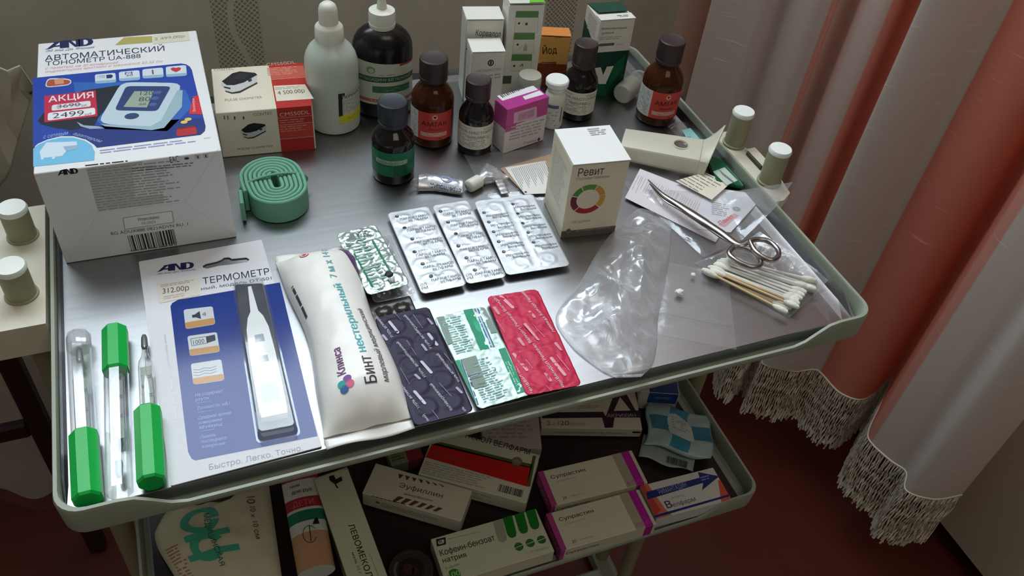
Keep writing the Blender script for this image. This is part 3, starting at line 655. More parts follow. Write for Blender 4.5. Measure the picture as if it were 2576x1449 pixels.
# ---- pulse oximeter carton
o, rz, _ = fit((560, 390), (795, 370)); o.y -= .004; rz += math.radians(.8); ow, od, oh = .0825, .0745, .0465
t = carton('oximeter_box', 'white and red carton picturing a pulse oximeter, beside the large blue carton', 'box', o, rz, ow, od, oh, (222, 214, 196))
z2 = zc(0, 0, 2.0698)
def oximeter(P, q, z, x, y, s, dx=1.0):
    def f(a, b_): return (x + a * s, y + b_ * s)
    pp(P, q, [f(*p) for p in ((0, 72), (22, 98), (60, 108), (100, 100), (188, 55), (190, 20), (90, 60), (5, 60))], (196, 198, 198), 1, z)
    pp(P, q, [f(*p) for p in ((5, 52), (60, 10), (100, 0), (178, 8), (190, 18), (120, 58), (70, 72), (30, 72))], (26, 26, 32), 2, z)
    pp(P, q, [f(*p) for p in ((58, 40), (92, 10), (150, 14), (120, 42))], (44, 40, 44), 3, z); pp(P, q, [f(*p) for p in ((15, 78), (50, 86), (50, 94), (18, 86))], (34, 34, 40), 3, z)
    pp(P, q, [f(*p) for p in ((140, 45), (160, 38), (162, 50), (145, 56))], (40, 40, 60), 3, z)
    pp(P, q, [f(*p) for p in ((22, 100), (60, 110), (100, 102), (190, 56), (190, 64), (100, 112), (58, 117), (24, 106))], (40, 40, 42), 2, z)
RED = (178, 40, 34)
P = Print(f_top(oh)); q = q_top(t, oh)
Q0, Q1 = q(668, 160), q(703, 274); xr = (Q0[0] + Q1[0]) / 2
P.rect(xr, 0, ow / MM - xr, od / MM, RED, 0); P.rect(xr, od / MM * .66, ow / MM - xr, od / MM * .27, (196, 92, 74), 1); P.rect(xr, od / MM * .645, ow / MM - xr, .5, (222, 190, 170), 2)
tx(P, q, 'CMS50DL', (1388, 345), (1540, 332), (1384, 330), (220, 160, 140), 2, bold=.5, z=z2); sm(P, q, (1395, 395), (1560, 385), (1390, 352), 5, (216, 140, 120), 2, z2, 4)
tx(P, q, 'CONTEC', (1115, 372), (1220, 363), (1115, 360), (130, 124, 112), 1, bold=.5, z=z2); oximeter(P, q, z2, 1150, 372, 1.0); tx(P, q, 'PULSE OXIMETER', (1172, 528), (1366, 512), (1170, 516), (130, 126, 116), 1, bold=.4, z=z2)
P.build('printing', t)
P = Print(f_top(oh)); pp(P, q, [(1440, 528), (1634, 515), (1588, 440), (1425, 448)], (226, 218, 200), 3, z2); tx(P, q, '4 500.00р', (1448, 495), (1588, 482), (1445, 475), (70, 62, 54), 4, z=z2); sm(P, q, (1434, 470), (1570, 460), (1432, 455), 2, (170, 160, 146), 4, z2); P.build('price_sticker', t, 'off-white price sticker')
P = Print(f_front(ow, oh)); q = q_front(t); P.rect(xr, 0, ow / MM - xr - 1.2, oh / MM, RED, 0); P.rect(xr, oh * 1000 * .30, ow / MM - xr - 1.2, oh * 1000 * .33, (190, 66, 54), 1)
for f_ in (.30, .63, .78): P.rect(xr, oh * 1000 * f_, ow / MM - xr - 1.2, .35, (220, 190, 170), 2)
tx(P, q, 'CMS50DL', (1458, 608), (1612, 592), (1458, 588), (226, 206, 190), 2, bold=.7, z=z2); sm(P, q, (1462, 690), (1600, 678), (1458, 622), 6, (214, 130, 112), 2, z2)
tx(P, q, 'CONTEC', (1320, 605), (1420, 595), (1320, 590), (150, 52, 44), 1, bold=.6, z=z2); oximeter(P, q, z2, 1252, 640, .70); tx(P, q, 'PULSE OXIMETER', (1238, 782), (1424, 764), (1238, 772), (110, 106, 96), 1, bold=.4, z=z2)
for k, x in enumerate((1170, 1188, 1222, 1268)): a = q(*z2(x, 622)); P.rect(a[0] - .4, a[1], .7 + .5 * (k > 1), 4.0 - .8 * (k > 1), (70, 66, 58), 1)
P.build('printing', t)

# ---- other cartons
def small_carton(name, label, o, rz, w, d, h, col, lid=None, group=None): return carton(name, label, 'box', o, rz, w, d, h, col, lid, group)
# tall vitamin carton in front
o, rz, _ = fit((1410, 600), (1545, 585)); rw, rd, rh = .0492, .050, .0765
t = small_carton('vitamin_box', 'tall white carton shaded beige, with a coloured ring, standing in the middle of the tray', o, rz, rw, rd, rh, (226, 216, 194), ((236, 236, 236), .0006, .0012))  # whiter lid over beige body: bright top and shaded front put into colour
P = Print(f_front(rw, rh)); q = q_front(t)
P.rect(0, 0, 49.2, 8.0, (96, 88, 76), 0); tx(P, q, 'Ревит', (1453, 444), (1518, 438), (1453, 425), (70, 64, 54), 1, bold=.3); tx(P, q, 'Поливитамины', (1450, 454), (1532, 446), (1450, 447), (150, 140, 124), 1)
a = Vector(q(1479, 501)); r1 = (Vector(q(1522, 496)) - Vector(q(1435, 505))).length / 2
for a0, a1, c in ((15, 62, (206, 150, 60)), (-38, 12, (210, 158, 66)), (66, 118, (90, 150, 60)), (122, 160, (80, 140, 62)), (164, 225, (112, 30, 52)), (229, 318, (172, 34, 46))): P.arc(a.x, a.y, r1 * .66, r1, a0, a1, c, 1, ey=1.0)
tx(P, q, '100 драже', (1438, 562), (1484, 557), (1438, 556), (160, 146, 124), 1)
a = q(1430, 580); P.ell(a[0], a[1], 2.2, 2.2, (150, 144, 132), 1); P.ell(a[0], a[1], 1.7, 1.7, (96, 88, 76), 2); tx(P, q, 'алтайвитамины', (1448, 583), (1535, 573), (1448, 577), (160, 152, 138), 1, bold=.4)
P.build('printing', t)
P = Print(f_left(rd)); P.small(6, 22, rd * 1000 - 14, 45, 18, (186, 182, 170), 0, seed=3); P.build('printing', t)
P = Print(lambda u, v, qq: Vector((u * MM, v * MM, rh + .0021 - v * MM * .012 + qq * MM))); q = q_top(t, rh); sm(P, q, (1487, 345), (1532, 340), (1480, 325), 4, (206, 208, 214), 0, seed=2); P.build('printing', t)
# pink carton
o, rz = Vector((.3895, .2910, ZS)), math.radians(14.5)
t = small_carton('pink_carton', 'small magenta and white carton with a barcode on top, standing before the two white bottles', o, rz, .048, .0195, .0485, (214, 204, 200), None)
P = Print(f_front(.048, .0485)); q = q_front(t); z3 = zc(1100, 0, 2.8975)
P.rect(0, 29.5, 48, 19, (190, 78, 142), 0); P.rect(0, 24, 12, 6, (190, 78, 142), 0); pp(P, q, [(555, 900), (725, 865), (725, 775), (560, 822)], (214, 170, 194), 1, z3); P.rect(40, 0, 8, 0.1, (190, 78, 142))
Q = [q(*z3(*p)) for p in ((585, 890), (700, 860))]; P.bars(Q[0][0], Q[0][1] + 1, Q[1][0] - Q[0][0], 8, (176, 120, 152), 2); sm(P, q, (520, 1030), (770, 965), (510, 925), 5, (170, 160, 166), 1, z3)
tx(P, q, 'Глипса', (628, 1052), (718, 1030), (628, 1036), (120, 112, 118), 1, z=z3); a = q(*z3(740, 1015)); P.poly([(a[0] - 2, a[1]), (a[0], a[1] - 2.4), (a[0] + 2, a[1]), (a[0], a[1] + 2.4)], (70, 60, 74), 1); P.build('printing', t)
P = Print(f_top(.0485)); q = q_top(t, .0485); P.rect(0, 0, 48, 19.5, (172, 42, 132), 0); pp(P, q, [(475, 735), (735, 655), (700, 625), (435, 700)], (226, 222, 226), 1, z3); a, b2 = q(*z3(470, 722)), q(*z3(700, 640))
for k in range(13): P.rect(a[0] + 2 + k * 2.2, a[1] + 1.5 + k * .28, 1.0 if k % 3 else 1.5, 4.6, (60, 56, 64), 2)
pp(P, q, [(640, 728), (778, 688), (745, 660), (622, 705)], (226, 222, 226), 2, z3); P.build('printing', t)
P = Print(f_left(.0195)); P.rect(0, 27, 19.5, 21.5, (190, 78, 142), 0); P.build('printing', t)
# eye drop carton
t = small_carton('eye_drop_box', 'narrow white carton with a dark round emblem, in front of the taller white carton', Vector((.377, .3575, ZS)), math.radians(-9), .032, .0262, .0705, (226, 222, 214), ((232, 230, 224), .0005, .0008))
P = Print(f_front(.032, .0705)); q = q_front(t); a = q(*z3(390, 458)); P.ell(a[0], a[1], 3.0, 3.4, (44, 40, 42), 1); P.ell(a[0], a[1], 1.9, 2.3, (206, 202, 196), 2); P.rect(a[0] - .7, a[1] - 2.0, 1.4, 4.0, (44, 40, 42), 3)
tx(P, q, 'ОКОМИСТИН', (285, 530), (465, 512), (285, 512), (160, 148, 156), 1, z=z3); sm(P, q, (375, 582), (462, 570), (375, 540), 2, (176, 168, 172), 1, z3, 4, rag=.1); P.build('printing', t)
P = Print(f_left(.0262)); P.small(3, 22, 20, 42, 14, (180, 176, 170), 0, seed=7); P.build('printing', t)
# heart drop carton behind
t = small_carton('drops_carton', 'white carton lettered in dark grey at the back, half hidden by the eye drop carton', Vector((.3815, .3895, ZS)), math.radians(-10), .0365, .0275, .0865, (224, 222, 212), ((230, 228, 220), .0008, .0008))
P = Print(f_front(.0365, .0865)); q = q_front(t); tx(P, q, 'Корвалол', (278, 258), (458, 272), (280, 215), (72, 82, 84), 1, bold=.5, z=z3); P.rect(1, 56, 14, 2.2, (60, 66, 62), 1); P.rect(0, 0, 36.5, 54, (206, 206, 196), 0); P.build('printing', t)
# tall green and white carton
gw, gd, gh = .0347, .028, .1035
t = small_carton('spray_box', 'tallest white carton with green instruction panels, at the back edge', Vector((.4195, .3785, ZS)), math.radians(-9.3), gw, gd, gh, (226, 226, 216), ((214, 216, 204), .0018, .0006))
P = Print(f_front(gw, gh)); q = q_front(t); GRN = (96, 140, 84)
for (y0, y1, x0, x1) in ((80, 240, 560, 740), (240, 392, 545, 712), (395, 520, 530, 692)):
    pr(P, q, (x0, y1), (x1 - 8, y1), (x1, y0), (x0 + 15, y0), 1.2, (176, 190, 168), 0, z3); pr(P, q, (x0 + 3, y1 - 4), (x1 - 11, y1 - 4), (x1 - 3, y0 + 6), (x0 + 17, y0 + 6), 1.0, (220, 220, 208), 1, z3)
    pr(P, q, (x0 + 9, y0 + 48), (x1 - 4, y0 + 48), (x1, y0), (x0 + 15, y0), .8, GRN, 2, z3)
for x, y in ((595, 170), (585, 325), (560, 480)): a = q(*z3(x, y)); P.poly([(a[0] - 1.3, a[1]), (a[0] + .2, a[1] - 1.4), (a[0] + 1.4, a[1] + .2), (a[0] + .2, a[1] + 1.4)], (30, 34, 30), 2)
a = q(*z3(650, 175)); P.rect(a[0] - 1.2, a[1] - 1.2, 2.4, 2.6, (60, 70, 60), 2); a = q(*z3(643, 345)); P.poly([(a[0] - 2, a[1] - 4), (a[0] + 2, a[1] - 4), (a[0] + 1.6, a[1] + 1), (a[0], a[1] + 5), (a[0] - 1.6, a[1] + 1)], (166, 180, 160), 2); P.line([(a[0] - 7, a[1] - 2), (a[0] - 3, a[1] + 2)], .5, (150, 160, 146), 2)
a = q(*z3(612, 478)); P.line([(a[0] - 1.5, a[1] - 1), (a[0] + 1.2, a[1] + 2), (a[0] + 1.4, a[1] - 1.5)], .7, (50, 56, 50), 2); P.rect(0, 20, 9, 9, (80, 100, 70), 0); P.build('printing', t)
P = Print(lambda u, v, qq: Vector((u * MM, v * MM, gh + .0034 - v * MM * .064 + qq * MM))); P.poly([(19, -.4), (34.4, -.4), (34.4, 24), (26, 24)], (110, 190, 60), 0); P.build('printing', t)
# iodine carton
iw, id_, ih = .031, .0200, .0560
t = small_carton('iodine_box', 'small orange carton with dark lettering, right of the tall green and white carton', Vector((.4660, .3990, ZS)), math.radians(-17), iw, id_, ih, (226, 172, 90), ((216, 140, 70), .0010, .0004))
P = Print(f_front(iw, ih)); q = q_front(t); P.rect(0, 0, 31, 26, (132, 62, 34), 0); tx(P, q, 'Йод', (768, 395), (872, 388), (770, 345), (54, 36, 20), 1, bold=.6, z=z3); pr(P, q, (752, 472), (865, 466), (866, 450), (755, 455), .8, (96, 60, 24), 1, z3); sm(P, q, (760, 468), (858, 463), (760, 458), 1, (206, 160, 90), 2, z3, 2, rag=0); sm(P, q, (860, 280), (930, 272), (860, 272), 1, (160, 110, 50), 1, z3, 3, rag=0); P.build('printing', t)
# brilliant green carton
gw2, gd2, gh2 = .0375, .037, .0860
t = small_carton('green_dye_box', 'white and dark green carton with a white letter V, at the back right corner', Vector((.5115, .3640, ZS)), math.radians(-3.3), gw2, gd2, gh2, (222, 218, 208), None)
bm_ = MB(); bm_.add([(0, .012, gh2 + .0006), (gw2, .012, gh2 + .0006), (gw2, -.0006, gh2 + .0012), (0, -.0006, gh2 + .0012)], [[0, 1, 2, 3]]); bm_.build('carton_lid', card((228, 226, 218)), t, solid=.0006)
bm_ = MB(); bm_.add([(0, .037, gh2 + .0003), (gw2, .037, gh2 + .0003), (gw2 - .003, .013, gh2 + .0025), (.003, .013, gh2 + .0025)], [[0, 1, 2, 3]]); bm_.build('lid_flap', card((24, 70, 54)), t, solid=.0005)
P = Print(f_front(gw2, gh2)); q = q_front(t); DG = (10, 60, 44)
P.rect(0, 0, 37.5, 52, DG, 0); pp(P, q, [(1165, 500), (1185, 500), (1210, 525), (1240, 488), (1285, 480), (1225, 700), (1165, 690)], (10, 84, 58), 1, z3)
pp(P, q, [(1148, 495), (1192, 490), (1208, 548), (1236, 486), (1286, 480), (1226, 612), (1176, 612)], (222, 220, 210), 2, z3); pp(P, q, [(1290, 470), (1370, 400), (1355, 500), (1225, 660)], (14, 92, 60), 1, z3)
tx(P, q, 'Бриллиантовый', (1198, 216), (1378, 208), (1198, 202), (90, 84, 80), 1, bold=.6, z=z3); tx(P, q, 'зелёный', (1195, 250), (1285, 243), (1195, 236), (100, 94, 90), 1, bold=.6, z=z3); sm(P, q, (1180, 295), (1345, 285), (1182, 268), 2, (176, 170, 162), 1, z3)
pr(P, q, (1176, 338), (1288, 330), (1292, 312), (1180, 320), 1.2, (40, 64, 50), 1, z3); pr(P, q, (1182, 333), (1284, 326), (1286, 317), (1185, 324), .8, (90, 120, 100), 2, z3); tx(P, q, '20 мл', (1310, 330), (1350, 326), (1310, 318), (170, 164, 156), 1, z=z3); P.build('printing', t)
P = Print(f_left(gd2)); P.poly([(0, 0), (37, 0), (37, 54), (0, 70)], DG, 0); P.small(8, 64, 24, 18, 8, (176, 172, 166), 1, seed=8); P.build('printing', t)
P = Print(lambda u, v, qq: Vector((u * MM, v * MM, gh2 + .0016 - v * MM * .05 + qq * MM))); P.rect(20, 6, 5, 1.5, (60, 130, 110)); P.rect(26.5, 6, 5.5, 1.5, (120, 150, 140)); P.rect(22, 3.6, 9, 1.1, (150, 150, 146)); P.build('printing', t)

# ---- bottles
def face_ang(c): return math.atan2(CAM_LOC.y - c[1], CAM_LOC.x - c[0])
def cyl_patch(r, a0, u0, u1, z0, z1, n=18, nz=1):
    return lambda u, v: (r * math.cos(a0 + (u0 + (u1 - u0) * u) * MM / r), r * math.sin(a0 + (u0 + (u1 - u0) * u) * MM / r), z0 + (z1 - z0) * v)
def cap_(b, r, z0, z1, n=56, ring=True):
    b.lathe([(r * .98, z0), (r, z0 + .0004), (r, z0 + .003), (r * .965, z0 + .0032), (r * .965, z0 + .0042)] if ring else [(r * .97, z0), (r * .97, z0 + .001)], n)
    b.lathe([(r * .96, z0 + .0042), (r, z0 + .0048), (r, z1 - .0018), (r * .96, z1 - .0006), (r * .88, z1), (r * .80, z1 - .0003), (0, z1 - .0003)], n, ribs=1, ribd=.00045, ribz=(z0 + .0045, z1 - .001))
def bottle(label, c, r, h, glass, capm, hb, rn, hc, lab=None, liquid=None, name='medicine_bottle', shell=True, group=None):
    """r body radius, hb shoulder start, rn neck radius, hc cap bottom"""
    t = thing(name, label, 'bottle', (c[0], c[1], ZS), group=group)
    out = [(0, .0012), (r * .86, .0004), (r * .97, .0016), (r, .0045), (r, hb), (r * .985, hb + (hc - hb) * .16), (r * .93, hb + (hc - hb) * .33), (r * .82, hb + (hc - hb) * .52), (r * .68, hb + (hc - hb) * .70), (rn * 1.08, hb + (hc - hb) * .88), (rn, hc), (rn, hc + .006)]
    tw = .0013; inn = [(max(a - tw, 0), max(z, .0028)) for a, z in out][::-1]; inn[-1] = (0, .0032)
    b = MB(); b.lathe(out + inn if shell else out + [(0, hc + .006)], 40); b.build('bottle_body', glass, t)
    if liquid:
        b = MB(); rl = r - tw + .0002; b.lathe([(0, .0031), (rl * .95, .0032), (rl, .005), (rl, liquid[0]), (0, liquid[0])], 36); b.build('liquid', liquid[1], t)
    b = MB(); cap_(b, rn * 1.32 if capm is black_pl else rn * 1.36, hc + .0006, h); b.build('bottle_cap', capm, t)
    return t
def label_on(t, c, r, z0, z1, u0, u1, m, name='bottle_label', lab=None):
    a0 = face_ang(c); b = MB(); b.grid(cyl_patch(r + .00025, a0, u0, u1, z0, z1), 24, 1); return b.build(name, m, t, fix=False, label=lab), Print(f_cyl(r + .00025, a0)), q_cyl(t, r + .00025, a0)
z2b = zc(760, 0, 2.8975)
# clear green-label bottle in front
c, r = (.2813, .2859), .0186
t = bottle('dark bottle with a black cap and a green label, in front of the other bottles', c, r, .0770, amber_dk, mat('blue_black_cap', (38, 42, 52), rough=.4), .040, .0095, .0545, shell=False)
lb, P, q = label_on(t, c, r, .0105, .0355, -27, 27, mat('green_label', (18, 110, 76), rough=.4))
P.rect(-26, 21, 52, 4.4, (18, 96, 66), 0, 24); P.rect(-17, 23, 30, 4.6, (150, 176, 150), 1, 16, 0); P.small(-15, 23.6, 26, 3.2, 3, (60, 90, 70), 2, seed=2); P.rect(0, 11, 13, 11, (14, 88, 60), 0, 8); P.small(-16, 12, 13, 9, 5, (40, 130, 96), 1, seed=4); P.build('printing', t)
# ammonia bottles
def ammonia(label, c, r, h, twist, grp='ammonia bottles'):
    t = bottle(label, c, r, h, amber, black_pl, .044, .0098, .0640, liquid=(.030, mat('amber_liquid', (58, 24, 16), rough=.2, trans=.2)))
    m = mat('red_label', (196, 64, 56), rough=.4)
    lb, P, q = label_on(t, c, r, .0105, .0400, -13 + twist, 22 + twist, m); k = twist
    P.rect(-13 + k, 10.6, 35, 3.2, (206, 76, 64), 0, 12); P.rect(-10 + k, 14.5, 26, 4.2, (216, 170, 156), 1, 12); P.small(-9 + k, 14.9, 24, 3.2, 2, (200, 110, 100), 2)
    P.text('АМІАК', -9 + k, 26, 4.4, (84, 18, 28), 1, w=25, bold=.8); P.text('Аммиак', -3 + k, 21.5, 2.0, (110, 24, 30), 1, w=13, bold=.4, ital=.3); P.ell(3.5 + k, 35.5, 2.6, 2.6, (226, 170, 150), 1); P.poly([(1.6 + k, 36.6), (5.4 + k, 36.6), (3.5 + k, 33.6)], (90, 20, 28), 2); P.small(-1 + k, 11.2, 12, 2.0, 1, (110, 24, 30), 1); P.build('printing', t)
    lb, P2, q = label_on(t, c, r, .0105, .0400, -36 + twist, -13 + twist, mat('white_label', (206, 206, 200), rough=.5), lab='white back label')
    P2.small(-33 + k, 12, 18, 26, 16, (120, 126, 136), 0, seed=9); P2.build('printing', t)
    return t
ammonia('brown bottle with a red label, left one of the two, behind the green-label bottle', (.3318, .3328), .0200, .0855, -1)
ammonia('brown bottle with a red label, right one of the two, near the back right rim', (.5656, .3149), .0205, .0870, 6)
# tincture bottles
def tincture(label, c, r, h):
    t = bottle(label, c, r, h, amber_dk, black_pl, .037, .0088, .0545, shell=False)
    lb, P, q = label_on(t, c, r, .0085, .0335, -24, 26, thin_paper); P.text('ВАЛЕРИАНА НАСТОЙКА', -36, 25.6, 2.8, (120, 100, 98), 1, w=57, bold=.3, clip=(-23, 20, 25, 33)); P.small(-17, 10, 34, 14, 8, (160, 148, 138), 1, seed=3); P.small(-20, 29.6, 16, 2.2, 2, (160, 140, 132), 1); P.text('настойка', -9, 21.0, 1.8, (130, 112, 106), 2, w=18, bold=.4); P.small(8, 29.6, 12, 2.2, 2, (160, 140, 132), 1); P.build('printing', t); return t
tincture('small dark bottle with a cream label, left of the pink carton', (.3663, .3080), .0162, .0742)
tincture('small dark bottle with a cream label, in front of the white and green carton', (.4870, .3400), .0172, .0790)
# hydrogen peroxide bottle
c, r = (.2488, .3789), .0242
t = thing('peroxide_bottle', 'milky white plastic bottle with a rounded white cap, right of the oximeter carton', 'bottle', (c[0], c[1], ZS))
milky = mat('milky_plastic', (206, 216, 206), rough=.32, var=.02, trans=.12)
b = MB(); b.lathe([(0, .0015), (r * .9, .0006), (r * .98, .002), (r, .006), (r, .064), (r * .985, .069), (r * .92, .0745), (r * .80, .080), (r * .64, .0840), (.0135, .0865), (.0122, .089), (0, .089)], 40); b.build('bottle_body', milky, t)
b = MB(); b.lathe([(.0128, .0875), (.0130, .0885), (.0124, .100), (.0112, .1015), (.0086, .1035), (.0084, .1115), (.0082, .1165), (.0070, .1200), (.0044, .1222), (0, .1230)], 36); b.build('nozzle_cap', white_pl, t)
lb, P, q = label_on(t, c, r, .0135, .0480, 5, 36, mat('perox_label', (200, 204, 192), rough=.45))
P.rect(4, 13.5, 32, 9, (214, 206, 60), 1, 12); P.rect(4, 22, 3.6, 24, (36, 38, 34), 1, 2, .5); P.text('ПЕРЕКИСЬ', 8, 39.6, 2.8, (44, 46, 44), 1, w=26, bold=.8); P.small(8, 24, 26, 14, 9, (150, 154, 146), 1, seed=3); P.ell(9.5, 44.5, 1.4, 1.6, (40, 44, 44), 1); P.small(13, 42.8, 18, 4, 3, (160, 162, 156), 1, seed=8); P.small(8, 16.5, 22, 3.2, 2, (150, 130, 40), 2); P.build('printing', t)
# chlorhexidine bottle
c = (.3002, .3920); t = thing('antiseptic_bottle', 'wide black-brown oval bottle with a white dropper nozzle and green-striped label, at the back', 'bottle', (c[0], c[1], ZS), rz=math.radians(-12))
r = .0282; sy = .72
b = MB(); b.lathe([(0, .0012), (r * .9, .0006), (r, .004), (r, .066), (r * .985, .072), (r * .93, .0775), (r * .82, .0825), (r * .66, .0865), (r * .46, .089), (.0105, .090), (.0105, .094), (0, .094)], 44, sy=sy); b.build('bottle_body', mat('black_brown_plastic', (26, 22, 24), rough=.22, var=.02), t)
b = MB(); b.lathe([(.0118, .0885), (.0122, .0900), (.0122, .0925), (.0116, .0927), (.0116, .0937)], 40); b.lathe([(.0120, .0937), (.0124, .1005), (.0118, .1042), (.0078, .1052), (.0048, .1060), (.0040, .1120), (.0030, .1165), (0, .1170)], 40, ribs=1, ribd=.0003, ribz=(.094, .104)); b.build('dropper_cap', white_pl, t)
def f_oval(u, v, qq): a = -PI / 2 + u * MM / .0255; rr = r + .0003 + qq * MM; return Vector((rr * math.cos(a), rr * math.sin(a) * sy, v * MM))
lbm = MB(); lbm.grid(lambda u, v: f_oval(-34 + 68 * u, 17 + (42 + 7 * (1 - u)) * v if False else 17 + (46 - 5 * u) * v, 0), 30, 1); lbm.build('bottle_label', mat('antiseptic_label', (196, 200, 184), rough=.45), t, fix=False)
P = Print(f_oval); P.rect(-34, 41, 68, 6, (44, 86, 60), 1, 30); P.text('ХЛОРГЕКСИДИНУ БІГЛЮКОНАТ', -30, 42.6, 2.8, (176, 196, 176), 2, w=58, bold=.5); P.rect(-10, 30, 36, 7, (64, 110, 78), 1, 16); P.small(-6, 31.4, 28, 4, 2, (120, 156, 128), 2); P.ell(-11, 53.5, 4.0, 3.8, (130, 154, 122), 1); P.ell(-11, 53.2, 2.0, 1.8, (186, 196, 172), 2); P.small(-8, 48.2, 18, 1.6, 1, (120, 134, 112), 1)
P.rect(14, 57, 18, 2.2, (150, 58, 52), 1, 8); P.rect(-34, 19.5, 68, 3.4, (176, 98, 84), 1, 30); P.small(-30, 20.0, 42, 2.4, 1, (226, 196, 180), 2); P.build('printing', t)
# white flip-top bottle
c, r = (.4548, .3273), .0102; t = thing('pill_bottle', 'small white bottle with a flat white cap, right of the frosted vial', 'bottle', (c[0], c[1], ZS))
b = MB(); b.lathe([(0, 0), (r * .94, 0), (r, .001), (r, .034), (r * .92, .0365), (r * .80, .0380), (r * .80, .044), (0, .044)], 32); b.build('bottle_body', mat('pill_bottle_white', (216, 214, 206), rough=.35), t)
b = MB(); b.lathe([(r * .84, .0405), (r * .86, .0445), (r * 1.10, .0455), (r * 1.12, .0500), (r * 1.02, .0514), (0, .0510)], 36); b.build('bottle_cap', white_cap, t)
a0 = face_ang(c); P = Print(f_cyl(r + .0001, a0)); P.rect(-9, 3, 19, 26, (204, 204, 198), 0, 10); P.rect(-9, 24, 14, 3.5, (96, 92, 130), 1, 8); P.small(-8, 4, 14, 19, 10, (130, 122, 116), 1); P.rect(8, 8, 1.4, 17, (110, 104, 84), 1); P.build('bottle_label', t)
# frosted vial
c, r = (.4340, .3455), .0114; t = thing('frosted_vial', 'frosted translucent vial half hidden behind the pink carton', 'bottle', (c[0], c[1], ZS))
b = MB(); b.lathe([(0, 0), (r, .0008), (r, .034), (r * .95, .036), (r * .95, .0365), (r, .037), (r, .046), (r * .95, .0478), (0, .0480)], 32); b.build('vial_body', mat('frosted_plastic', (206, 206, 190), rough=.35, trans=.35), t)
# fallen frosted bottle with cap
fm = mat('frosted_plastic', (206, 206, 190)); A = Vector((.5405, .3455, ZS + .0108)); B = Vector((.5760, .3720, ZS + .0108)); d = (B - A)
Mx = Matrix.Translation(A) @ d.to_track_quat('Z', 'Y').to_matrix().to_4x4(); t = thing('fallen_bottle', 'frosted translucent bottle lying on its side, left of the right brown bottle', 'bottle', M=Mx)
MB().lathe([(0, 0), (.0092, .0004), (.0106, .0020), (.0108, .004), (.0108, .024), (.0100, .026)], 32).build('bottle_cap', fm, t)
MB().lathe([(.0098, .024), (.0100, .040), (.0090, .0435), (.0060, .046), (0, .046)], 32).build('bottle_body', clear_pl, t)
P = Print(lambda u, v, qq: Vector(((.0109 + qq * MM) * math.cos(math.radians(-95) + u * MM / .0108), (.0109 + qq * MM) * math.sin(math.radians(-95) + u * MM / .0108), v * MM))); P.rect(2.2, 7, 2.4, 16, (232, 232, 224), 0, 2); P.build('label_strip', t)
# ---- coiled rubber tourniquet with its band
cg = G(690, 455, ZS + .020); c = Vector((cg.x, cg.y, ZS))
mint = mat('mint_rubber', (108, 166, 140), rough=.6, var=.04)
t = thing('rubber_tourniquet', 'mint green rubber tourniquet coiled flat on the steel sheet', 'tourniquet', c, rz=math.radians(4))
Hh = .0215; pts = []; turns = 6.3; n = int(turns * 40)
def stad(a, rad, half):   # stadium path, long axis y
    x = rad * math.cos(a); y = rad * math.sin(a); return Vector((x, y + (half if y > 0 else -half) * min(1, abs(math.sin(a)) * 3), 0))
for k in range(n):
    a = PI * .5 + 2 * PI * k / 40; rad = .0028 + .0037 * k / 40; pts.append(stad(a, rad, .0075))
def strip(pts, th, z0, z1):
    b = MB(); R = []
    for i, p in enumerate(pts):
        a = pts[max(i - 1, 0)]; e = pts[min(i + 1, len(pts) - 1)]; tg = (e - a).normalized(); nn = Vector((-tg.y, tg.x, 0)) * th / 2; s_ = th * .3
        R.append([(*(p - nn).xy, z0), (*(p + nn).xy, z0), (*(p + nn).xy, z1 - s_), (*(p + nn * .5).xy, z1), (*(p - nn * .5).xy, z1), (*(p - nn).xy, z1 - s_)])
    b.loops(R, cap0=True, cap1=True); return b
strip(pts, .0032, .0005, Hh).build('coil', mint, t)
o_ = pts[-1]; tail = [o_ + Vector((-.0036, -.014 + .006 * k, 0)) + Vector((-.0025 * (1 - k / 3), 0, 0)) for k in range(4)]
strip(tail, .0036, .002, Hh - .001).build('loose_end', mint, t)
rm = turns * .0037 + .0028 + .0022; MB().tube([(rm * math.cos(a) * 1.0, .004 + .0, Hh * .55 + (Hh * .5) * math.sin(a) + .0012) for a in [2 * PI * k / 40 for k in range(40)]], .0013, 6, closed=True, up=(0, 1, 0)).build('tie_band', mint, t)

# ---- mercury thermometers and their green-capped cases
green = mat('bright_green_plastic', (6, 178, 72), rough=.38, var=.03)
def axis(p0, p1, r, z=None):
    a = G(*p0, ZS + r); b_ = G(*p1, ZS + r); d = b_ - a
    x = Vector((d.y, -d.x, 0)).normalized(); y = d.normalized(); z_ = Vector((0, 0, 1)); x = y.cross(z_)
    M = Matrix((x, y, z_)).transposed().to_4x4(); M.translation = Vector((a.x, a.y, ZS)); return M, d.length
def faceted(b, L0, L1, r, n=8, mi=0, cx=0, cz=0, taper=1.0, cap0=True, cap1=True, rnd=.0015):
    R = []
    for y, k in ((L0, .86), (L0 + rnd, 1.0), (L1 - rnd, taper), (L1, taper * .86)):
        R.append([(cx + r * k * math.cos(2 * PI * (i + .5) / n), y, cz + r * k * math.sin(2 * PI * (i + .5) / n)) for i in range(n)])
    b.loops(R, mi, smooth=False, cap0=cap0, cap1=cap1)
